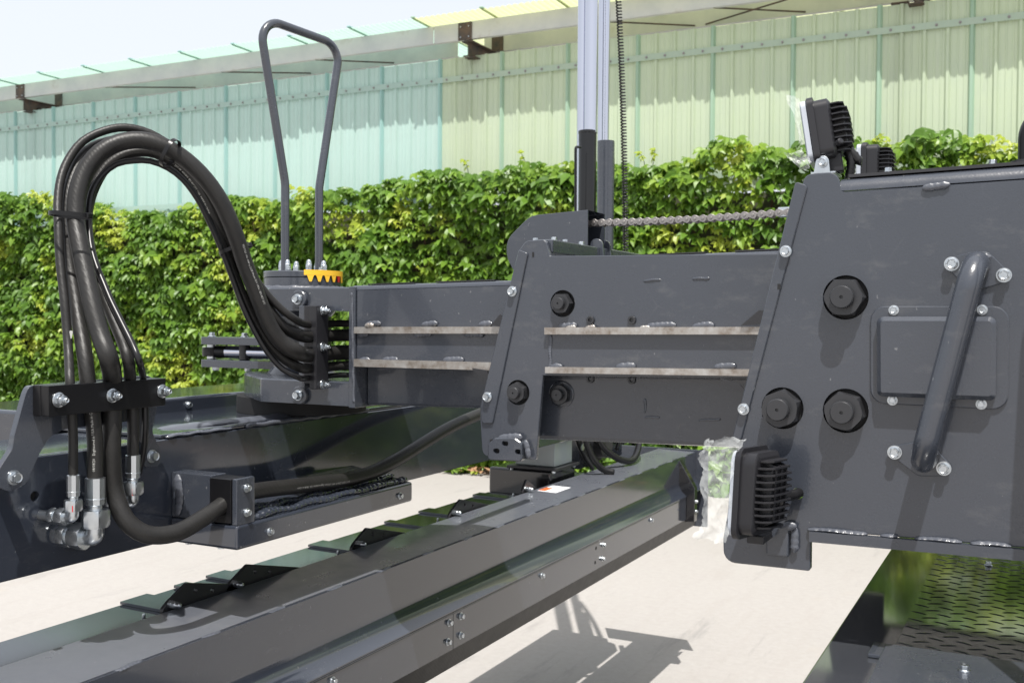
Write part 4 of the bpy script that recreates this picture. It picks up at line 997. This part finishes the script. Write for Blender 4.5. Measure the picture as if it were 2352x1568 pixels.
# =================================================================== SCREED HEAD
XS = -1.30
sh = thing('screed_head', 'long glossy grey screed head running away to the right below the cross beam', 'screed head', (-1.4, 2.4, .62))
YN, YF = .55, 4.30
part('top_plate', plate([(-1.468, .931), (-1.3075, .927), (-1.3075, .9362), (-1.468, .9402)], YN, YF, 'Y', (), 0), 'paint_satin_sunlit', sh)
fp = [(-1.3045, .9355), (-1.300, .935), (-1.300, .842), (-1.300, .838), (-1.2992, .829), (-1.2965, .819), (-1.2915, .809), (-1.2845, .800), (-1.276, .7925), (-1.267, .787), (-1.267, .784), (-1.278, .789), (-1.288, .797), (-1.296, .807), (-1.301, .819), (-1.3037, .829), (-1.3045, .838)]
def extY(cs, y0, y1): 
    n = len(cs); return [V((x, y, z)) for y in (y0, y1) for x, z in cs], [(i, (i+1) % n, n+(i+1) % n, n+i) for i in range(n)] + [tuple(range(n)), tuple(range(n, 2*n))]
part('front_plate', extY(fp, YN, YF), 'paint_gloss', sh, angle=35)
part('inner_box', box(-1.46, -1.309, YN+.002, YF-.002, .64, .9265, .001), 'black', sh)
y = .80
while y < 4.25:
    L = random.uniform(.045, .06); bead(sh, (-1.3055, y, .9345), (-1.3055, y+L, .9345), .0052, wob=.2, nrm=nZ, flat=.6); y += .185 + random.uniform(-.012, .012)
# lower bolted strips with a joint
yj = oX(-1.2685, 1041, 1440).y
for a, b in ((YN, yj-.0006), (yj+.0006, 4.06)):
    part('lower_strip', box(-1.2745, -1.2685, a, b, .6915, .779, .001), 'paint_gloss', sh)
part('trim_line', box(-1.2745, -1.2665, YN, 4.06, .7802, .7832, .0008), 'paint_gloss', sh)
part('rubber_skirt', extY([(-1.270, .6907), (-1.280, .6907), (-1.300, .637), (-1.290, .635)], YN, 4.24), 'rubber', sh)
for px, py in ((1058,1414), (1031,1429), (1028,1473), (1057,1458), (1244,1321), (1385,1250), (1383,1282), (1495,1194), (763,1563)): bolt(sh, oX(-1.2685, px, py), (1, 0, 0), .0165)
for px, py in ((1369,1258), (1367,1291)):
    p = oX(-1.2685, px, py); part('bolt_hole', cyl((-1.2695, p.y, p.z), (-1.2680, p.y, p.z), .006, 12, .0002), 'void', sh)
part('end_bracket', plate([(-1.47, .93), (-1.30, .93), (-1.235, .82), (-1.235, .685), (-1.47, .66)], 4.065, 4.10, 'Y', (), .002), 'paint_black', sh)
for py in (.765, .725): bolt(sh, (-1.235, 4.085, py), (1, 0, 0), .014)
part('end_plate', box(-1.66, -1.25, YF+.001, YF+.012, .62, .945, .003), 'paint', sh)
# rear cover sheets with raised straps
RS = lambda x, d=0: .9195 + (-1.4685-x)*.012 + d
part('rear_sheet', plate([(-1.632, RS(-1.632, -.0075)), (-1.4685, .912), (-1.4685, .9195), (-1.632, RS(-1.632))], YN, 3.05, 'Y', (), 0), 'pan', sh)
part('rear_skirt', box(-1.632, -1.626, YN, 3.05, .70, .9115, .001), 'paint_gloss', sh)
for y0, y1 in ((1.50, 1.57), (1.645, 1.68), (1.74, 1.80), (2.10, 2.16), (2.44, 2.47), (2.62, 2.68), (2.95, 3.0)):
    part('strap', plate([(-1.636, RS(-1.636, .0004)), (-1.47, RS(-1.47, .0004)), (-1.47, RS(-1.47, .006)), (-1.636, RS(-1.636, .006))], y0, y1, 'Y', (), 0), 'pan', sh)
XG = -1.476
def hinge(y, k=1.0, holes_=True):
    ol = [(y, .942, .010), (y+.016*k, .954, .012), (y+.066*k, .980, .012), (y+.24*k, .937, .004), (y+.25*k, .918), (y+.006, .918, .004)]
    hl = [circ(y+.088, .9605, .0052, 14), circ(y+.135, .950, .0052, 14)] if holes_ else []
    hz = part('hinge_plate', plate(fillet2(ol), XG, XG-.008, 'X', hl, .001), 'black', sh)
    bolt(hz, (XG, y+.020, .950), (1, 0, 0), .0135, 'acorn')
    part('grease_nipple', lathe((-1.50, y-.022, .9205), nZ, [(0, .005), (.008, .005), (.009, .003), (.016, .0035), (.019, .002)], 10), 'zinc', hz)
for y_ in (1.454, 1.628, 2.063, 2.528): hinge(y_)
hinge(2.994, .45, False)
# lettering label on the top plate
lb = oZ(.9372, 1290, 1113)
lbq = [oZ(.9372, *q) for q in ((1183+62,1122), (1262,1111), (1313,1108), (1290,1123))]
lab = part('label', plate([(-1.452, 3.05), (-1.385, 3.05), (-1.385, 3.17), (-1.452, 3.17)], .0006, .0001, None, (), 0, lambda a, b, c: V((a, b, .9362 + (-1.3075-a)*.025 + .0004 + c))), 'whitelabel', sh)
part('label_print', plate([(-1.450, 3.06), (-1.428, 3.06), (-1.428, 3.12), (-1.450, 3.12)], .0006, .0001, None, (), 0, lambda a, b, c: V((a, b, .9362 + (-1.3075-a)*.025 + .0012 + c))), 'orange', lab)
# elevation leg of the far side
part('leg_column', box(-1.632, -1.482, 3.25, 3.40, .99, 1.078, .003), 'greybox', sh)
part('leg_flange', box(-1.655, -1.462, 3.225, 3.425, .978, .989, .003), 'black', sh)
part('leg_base', box(-1.73, -1.49, 3.235, 3.45, .88, .977, .010, 3), 'paint_black', sh)
part('hidden_shadow_box', box(-1.90, -1.645, 2.1, 4.22, .55, .825, .01, 3), 'paint', sh)  # unseen box added behind the head to fill out its ground shadow
for x, y in ((-1.64, 3.24), (-1.48, 3.24), (-1.48, 3.41)): bolt(sh, (x, y, .978), (0, 0, -1), .012, 'plain')
part('upright', box(-1.60, -1.55, 3.62, 3.78, .93, 1.075, .003), 'paint', sh)
part('upright', box(-1.62, -1.56, 3.98, 4.10, .93, 1.075, .003), 'paint', sh)
part('motor', lathe((-1.60, 3.70, 1.02), V((1, -.15, 0)), [(0, .06), (.02, .065), (.10, .065), (.11, .05), (.14, .045)], 28), 'black', sh)
part('motor', lathe((-1.60, 4.0, 1.04), V((1, .1, 0)), [(0, .05), (.08, .055), (.10, .04)], 28), 'black', sh)
part('washer', cyl((-1.47, 3.47, 1.035), (-1.474, 3.47, 1.035), .012, 18, .0005), 'zinc', sh)
def conduit(label, pts, r, pitch=.006, mat='cable', name='corrugated_conduit', group='black corrugated conduits on the far half of the screed head'):
    P_ = spline(pts, pitch/2); t = thing(name, label, 'conduit', P_[0], group)
    part('sleeve', tube(P_, [r*(1.0 if k % 2 else .86) for k in range(len(P_))], 12), mat, t, angle=80); return t
conduit('corrugated conduit dropping straight down beside the pale leg column', [V((-1.45, 3.42, 1.12)), V((-1.435, 3.43, 1.04)), V((-1.42, 3.46, .99)), V((-1.40, 3.50, .955)), V((-1.37, 3.52, .945))], .013, .012)
conduit('corrugated conduit sagging in a U above the screed top', [V((-1.47, 3.56, 1.10)), V((-1.45, 3.60, 1.03)), V((-1.42, 3.68, .975)), V((-1.40, 3.78, .955)), V((-1.41, 3.88, .985)), V((-1.44, 3.98, 1.05)), V((-1.46, 4.02, 1.10))], .013, .012)
conduit('thin corrugated conduit curling behind the pale leg column', [V((-1.50, 3.46, 1.10)), V((-1.49, 3.48, 1.04)), V((-1.47, 3.50, .99)), V((-1.45, 3.52, .95))], .009, .008)
conduit('shiny conduit slanting down behind the U shaped one', [V((-1.50, 3.98, 1.10)), V((-1.50, 3.93, 1.04)), V((-1.50, 3.88, .98))], .009, .008)

# =================================================================== FAR ELEVATION MAST AND COIL CORD
ms = thing('elevation_mast', 'twin chromed rods rising from a black and a grey cylinder behind the booms', 'mast', (-1.55, 3.75, 1.27))
def up(px, X): return oX(X, px, 420)
a = up(1349, -1.55); wpx = lambda p: (p-CC).dot(CF)/FPX
zA = oX(-1.55, 1349, 300).z; zB = oX(-1.58, 1391, 324).z
b = up(1391, -1.58)
part('black_cylinder', lathe((a.x, a.y, 1.26), nZ, [(0, .034), (zA-1.26-.045, .034), (zA-1.26-.044, .0345), (zA-1.26-.012, .0345), (zA-1.26-.010, .036), (zA-1.26-.002, .036), (zA-1.26, .033), (zA-1.26, .026)], 36), 'gloss_black', ms)
part('grey_cylinder', lathe((b.x, b.y, 1.26), nZ, [(0, .0345), (zB-1.26-.07, .0345), (zB-1.26-.069, .035), (zB-1.26-.002, .035), (zB-1.26, .034), (zB-1.26, .026)], 36), 'paint', ms)
part('rod', cyl((a.x+.012, a.y-.0, zA-.01), (a.x+.012, a.y, 3.6), .0245, 32), 'chrome', ms)
part('rod', cyl((b.x-.012, b.y, zB-.01), (b.x-.012, b.y, 3.6), .0235, 32), 'chrome', ms)
part('rod', cyl((a.x-.04, a.y+.045, zA-.3), (a.x-.04, a.y+.045, 3.6), .0225, 32), 'chrome', ms)
q0 = oX(-1.53, 1323, 345); part('side_pipe', tube(fillet3([oX(-1.53, 1333, 338), oX(-1.53, 1322, 338), oX(-1.53, 1322, 560)], .012, 6), .005, 10), 'plastic', ms)
part('clip', box(b.x-.005, b.x+.02, b.y+.036, b.y+.05, oX(-1.58,1412,408).z, oX(-1.58,1412,368).z, .003), 'black', ms)
cc0, cc1 = oD(4.05, 1437, 600), oD(4.05, 1411, -160)
cord = thing('coil_cord', 'black coiled cable hanging beside the chromed rods', 'cable', cc0)
n = 1400; turns = 106; hp_ = []
for k in range(n):
    f = k/(n-1); c = cc0.lerp(cc1, f) + CR*(.010*math.sin(f*3.1)); th = 2*math.pi*turns*(f**1.0)
    hp_.append(c + CR*(.0098*math.cos(th)) + V((CF.x, CF.y, 0))*(.0098*math.sin(th)))
part('coil', tube(hp_, .0030, 6), 'cable', cord, angle=80)

# =================================================================== WORK LIGHTS
def work_light(label, fn, S, nf, film_pts=None, fin_tilt=False):
    """fn maps local (back, width, up) to world"""
    o = fn(0, 0, 0); t = thing('work_light', label, 'lamp', o, 'square work lights with protective film')
    g2 = lambda a, b, c: fn(c, a, b)          # outline in (width, up), extruded along back
    part('lens', plate(rrect(S*.94, S*.94, S*.12), -.014, -.0005, None, (), .003, g2), 'lens', t, angle=40)
    part('rim', plate(rrect(S, S, S*.13), 0, S*.16, None, (), .003, g2), 'rim', t, angle=40)
    part('housing', plate(rrect(S*.90, S*.90, S*.14), S*.52, S*.161, None, (), .006, g2), 'rim', t, angle=40)
    part('heat_sink', plate(rrect(S*.52, S*.62, S*.1), S*.80, S*.521, None, (), .004, g2), 'rim', t, angle=40)
    # horizontal fins with cut corners, each its own piece
    w, d0, d1 = S*.43, S*.521, S*.90
    fo = [V((-w, d0)), V((w, d0)), V((w, d1-S*.16)), V((w-S*.12, d1)), V((-w+S*.12, d1)), V((-w, d1-S*.16))]
    for k in range(nf):
        z = S*(-.36 + .72*k/(nf-1)); e = 1 - .25*(abs(2*k/(nf-1)-1))**4
        part('fin', plate([V((p.x*e, d0+(p.y-d0)*e)) for p in fo], z-S*.011, z+S*.011, None, (), .0004, lambda a, b, c: fn(b, a, c)), 'rim', t)
    for s in (-1, 0, 1):
        part('rib', plate([V((d0, -S*.37)), V((d1-S*.05, -S*.30)), V((d1-S*.05, S*.30)), V((d0, S*.37))], s*S*.18-S*.012, s*S*.18+S*.012, None, (), 0, lambda a, b, c: fn(a, c, b)), 'rim', t)
    return t
def film_sheet(t, grid, amp=.006, seed=0, name='protective_film'):
    """grid: rows of world points; subdivided and crumpled"""
    G = np.array([[list(p) for p in r] for r in grid]); a, b = G.shape[:2]; N = 8
    U = np.linspace(0, a-1, (a-1)*N+1); W = np.linspace(0, b-1, (b-1)*N+1); vs_ = []
    r = random.Random(seed)
    for u in U:
        for w in W:
            i, j = min(int(u), a-2), min(int(w), b-2); fu, fw = u-i, w-j
            p = (G[i,j]*(1-fu)+G[i+1,j]*fu)*(1-fw) + (G[i,j+1]*(1-fu)+G[i+1,j+1]*fu)*fw
            vs_.append(V(p) + V((r.uniform(-1, 1), r.uniform(-1, 1), r.uniform(-1, 1)))*amp*.35 + V((math.sin(u*5+seed), math.cos(w*4+u*3), math.sin(w*6-u*2)))*amp*.5)
    nb = len(W); fs_ = [(i*nb+j, i*nb+j+1, (i+1)*nb+j+1, (i+1)*nb+j) for i in range(len(U)-1) for j in range(nb-1)]
    return part(name, (vs_, fs_), 'film', t, angle=70, recalc=False)
# upper near light, tilted back, on a stainless bracket on the boom's top corner
c0 = oY(1.60, 1852, 300) + V((0, .045, 0)); tl = rad(9)
bk, upv = V((math.cos(tl), 0, math.sin(tl)*-.6)).normalized(), None
bk = V((math.cos(tl), .10, math.sin(tl))).normalized(); wd = V((-.10, 1, 0)).normalized(); upv = wd.cross(bk)*-1
if upv.z < 0: upv = -upv
S = .099
fnA = lambda b, w, u: c0 + bk*b*.66 + wd*w + upv*u
wl = work_light('near work light on the top corner of the outer boom, film flapping from its face', fnA, S, 9)
fo_ = fnA(S*.40, -.0, -S*.5)
bb = oY(1.60, 1886, 392)
part('bracket', plate(fillet2([(bb.x-.011, bb.z-.004), (bb.x+.013, bb.z-.004), (bb.x+.010, bb.z+.022, .009), (bb.x-.007, bb.z+.022, .009)]), 1.60, 1.603, 'Y', (), .0005), 'zinc', wl)
part('bracket', box(bb.x-.016, bb.x+.02, 1.604, 1.66, bb.z-.004, bb.z-.001, .0005), 'zinc', wl)
part('neck', obox(fnA(S*.42, -.01, -S*.52), bk, wd, upv, .022, .03, .030, .003), 'rim', wl)
bolt(wl, (bb.x+.002, 1.5995, bb.z+.012), (0, -1, 0), .014)
part('knob', cyl(fnA(S*.56, -S*.45, -S*.28), fnA(S*.66, -S*.52, -S*.26), .005, 12), 'rim', wl)
part('lead', tube(spline([fnA(S*.80, 0, -S*.42), fnA(S*.95, 0, -S*.55), oY(1.65, 1948, 345), oY(1.65, 1955, 375), oY(1.65, 1950, 412)], .003), [.0075*(1 if k % 2 else .82) for k in range(len(spline([fnA(S*.80, 0, -S*.42), fnA(S*.95, 0, -S*.55), oY(1.65, 1948, 345), oY(1.65, 1955, 375), oY(1.65, 1950, 412)], .003)))], 12), 'cable', wl, angle=80)
film_sheet(wl, [[oY(1.60, *q) for q in r] for r in (((1803,219), (1822,219), (1842,236)), ((1812,240), (1828,245), (1840,262)), ((1826,275), (1833,278), (1840,285)), ((1836,330), (1840,332), (1843,334)))], .002, 1)
film_sheet(wl, [[oY(1.595, *q) for q in r] for r in (((1838,345), (1845,352), (1862,370)), ((1815,352), (1830,366), (1858,382)), ((1800,350), (1826,376), (1853,395)))], .003, 2)
# upper far light
c1_ = oY(2.33, 1976, 376); fnB = lambda b, w, u: c1_ + nX*b*.75 + nY*(w+.05) + nZ*u
wl2 = work_light('far work light half hidden behind the top of the outer boom', fnB, .094, 9)
part('bracket', box(c1_.x+.03, c1_.x+.055, 2.36, 2.40, TOPZ(-.3)+R_+.007, c1_.z-.046, .002), 'zinc', wl2)
film_sheet(wl2, [[oY(2.33, *q) for q in r] for r in (((1955,344), (1962,342), (1970,342)), ((1957,380), (1962,380), (1968,380)), ((1952,412), (1960,414), (1968,416)))], .003, 3)
# lower light in front of the side plate
c2_ = V((-.372, 1.475, 1.2555)); tl = rad(-4); yw = rad(17)
bk2 = V((math.cos(yw), math.sin(yw)*-.0, 0)); bk2 = V((math.cos(yw), -math.sin(yw), .05)).normalized(); wd2 = V((math.sin(yw), math.cos(yw), 0)); up2 = bk2.cross(wd2)
if up2.z < 0: up2 = -up2
S2_ = .128
fnC = lambda b, w, u: c2_ + bk2*b*.50 + wd2*w*.60 + up2*u + V((.09*u, 0, 0))
wl3 = work_light('lower work light in front of the outer boom plate, face wrapped in crumpled film', fnC, S2_, 11)
part('bracket', box(-.375, -.35, 1.49, YM-.001, 1.178, 1.19, .002), 'rim', wl3)
lead = [fnC(S2_*.85, 0, -.012), oY(1.50, 1795, 1141), oY(1.52, 1812, 1138), oY(1.535, 1828, 1134), lc + V((0, .03, 0))]
part('lead', tube(spline(lead, .003), .0042, 10), 'cable', wl3)
lp2 = spline(lead[1:], .0022); part('lead_sleeve', tube(lp2, [.0075*(1 if k % 2 else .85) for k in range(len(lp2))], 12), 'cable', wl3, angle=80)
film_sheet(wl3, [[oY(1.44, *q) for q in r] for r in (((1622,1012), (1650,1008), (1720,1004)), ((1606,1040), (1640,1045), (1690,1035)), ((1610,1080), (1645,1085), (1682,1085)), ((1612,1140), (1645,1140), (1678,1140)), ((1616,1185), (1640,1190), (1672,1195)), ((1592,1233), (1630,1240), (1668,1248)))], .0045, 4)

# =================================================================== DECK AT LOWER RIGHT
dk = thing('machine_deck', 'glossy black deck with diamond tread plate below the outer boom', 'deck', (0, 2, .95))
part('deck_plate', box(-.277, 1.2, .95, 2.75, 1.002, 1.020, .004), 'paint_deck', dk)
part('side_skirt', box(-.266, -.258, .95, 2.75, .55, 1.0015, .001), 'paint_black', dk)
tp = part('tread_plate', box(-.185, 1.2, 1.612, 2.72, 1.0205, 1.024, .001), 'paint_deck', dk)
tv = []
tread = []
for k in range(7):
    e = (k/6-.5)*2; tread.append((e*.0140, .0017*(1-e*e)**.5))
def lens_mesh(c, a):
    ca, sa = math.cos(a), math.sin(a); v = []
    for (x, w) in tread:
        for (yy, zz) in ((-w, 0), (-w*.45, .0009*(w/.0017)), (w*.45, .0009*(w/.0017)), (w, 0)): yy += .0022*(1-(x/.014)**2); v.append(V((c.x + x*ca - yy*sa, c.y + x*sa + yy*ca, 1.0241 + zz)))
    f = [(4*i+j, 4*i+j+1, 4*i+j+5, 4*i+j+4) for i in range(6) for j in range(3)]
    return v, f
i = 0; yy = 1.624
while yy < 2.71:
    xx = -.172 + (.019 if i % 2 else 0)
    j = 0
    while xx < .30:
        tv.append(lens_mesh(V((xx, yy, 0)), rad(24 if i % 2 else -24))); xx += .038; j += 1
    yy += .0235; i += 1
part('tread_pattern', join(*tv), 'paint_deck', tp, angle=70, kind='stuff', recalc=False)
pl = part('patch_plate', box(-.196, 1.2, 1.20, 1.603, 1.0245, 1.0285, .0012), 'paint', dk)
part('edge_strip', box(-.214, -.1965, 1.548, 1.61, 1.0208, 1.0265, .001), 'paint', dk)
p = oZ(1.0285, 2215, 1540); bolt(pl, (p.x, p.y, 1.0285), (0, 0, 1), .015)
p = oZ(1.024, 2270, 1298); bolt(tp, (p.x, p.y, 1.024), (0, 0, 1), .014)
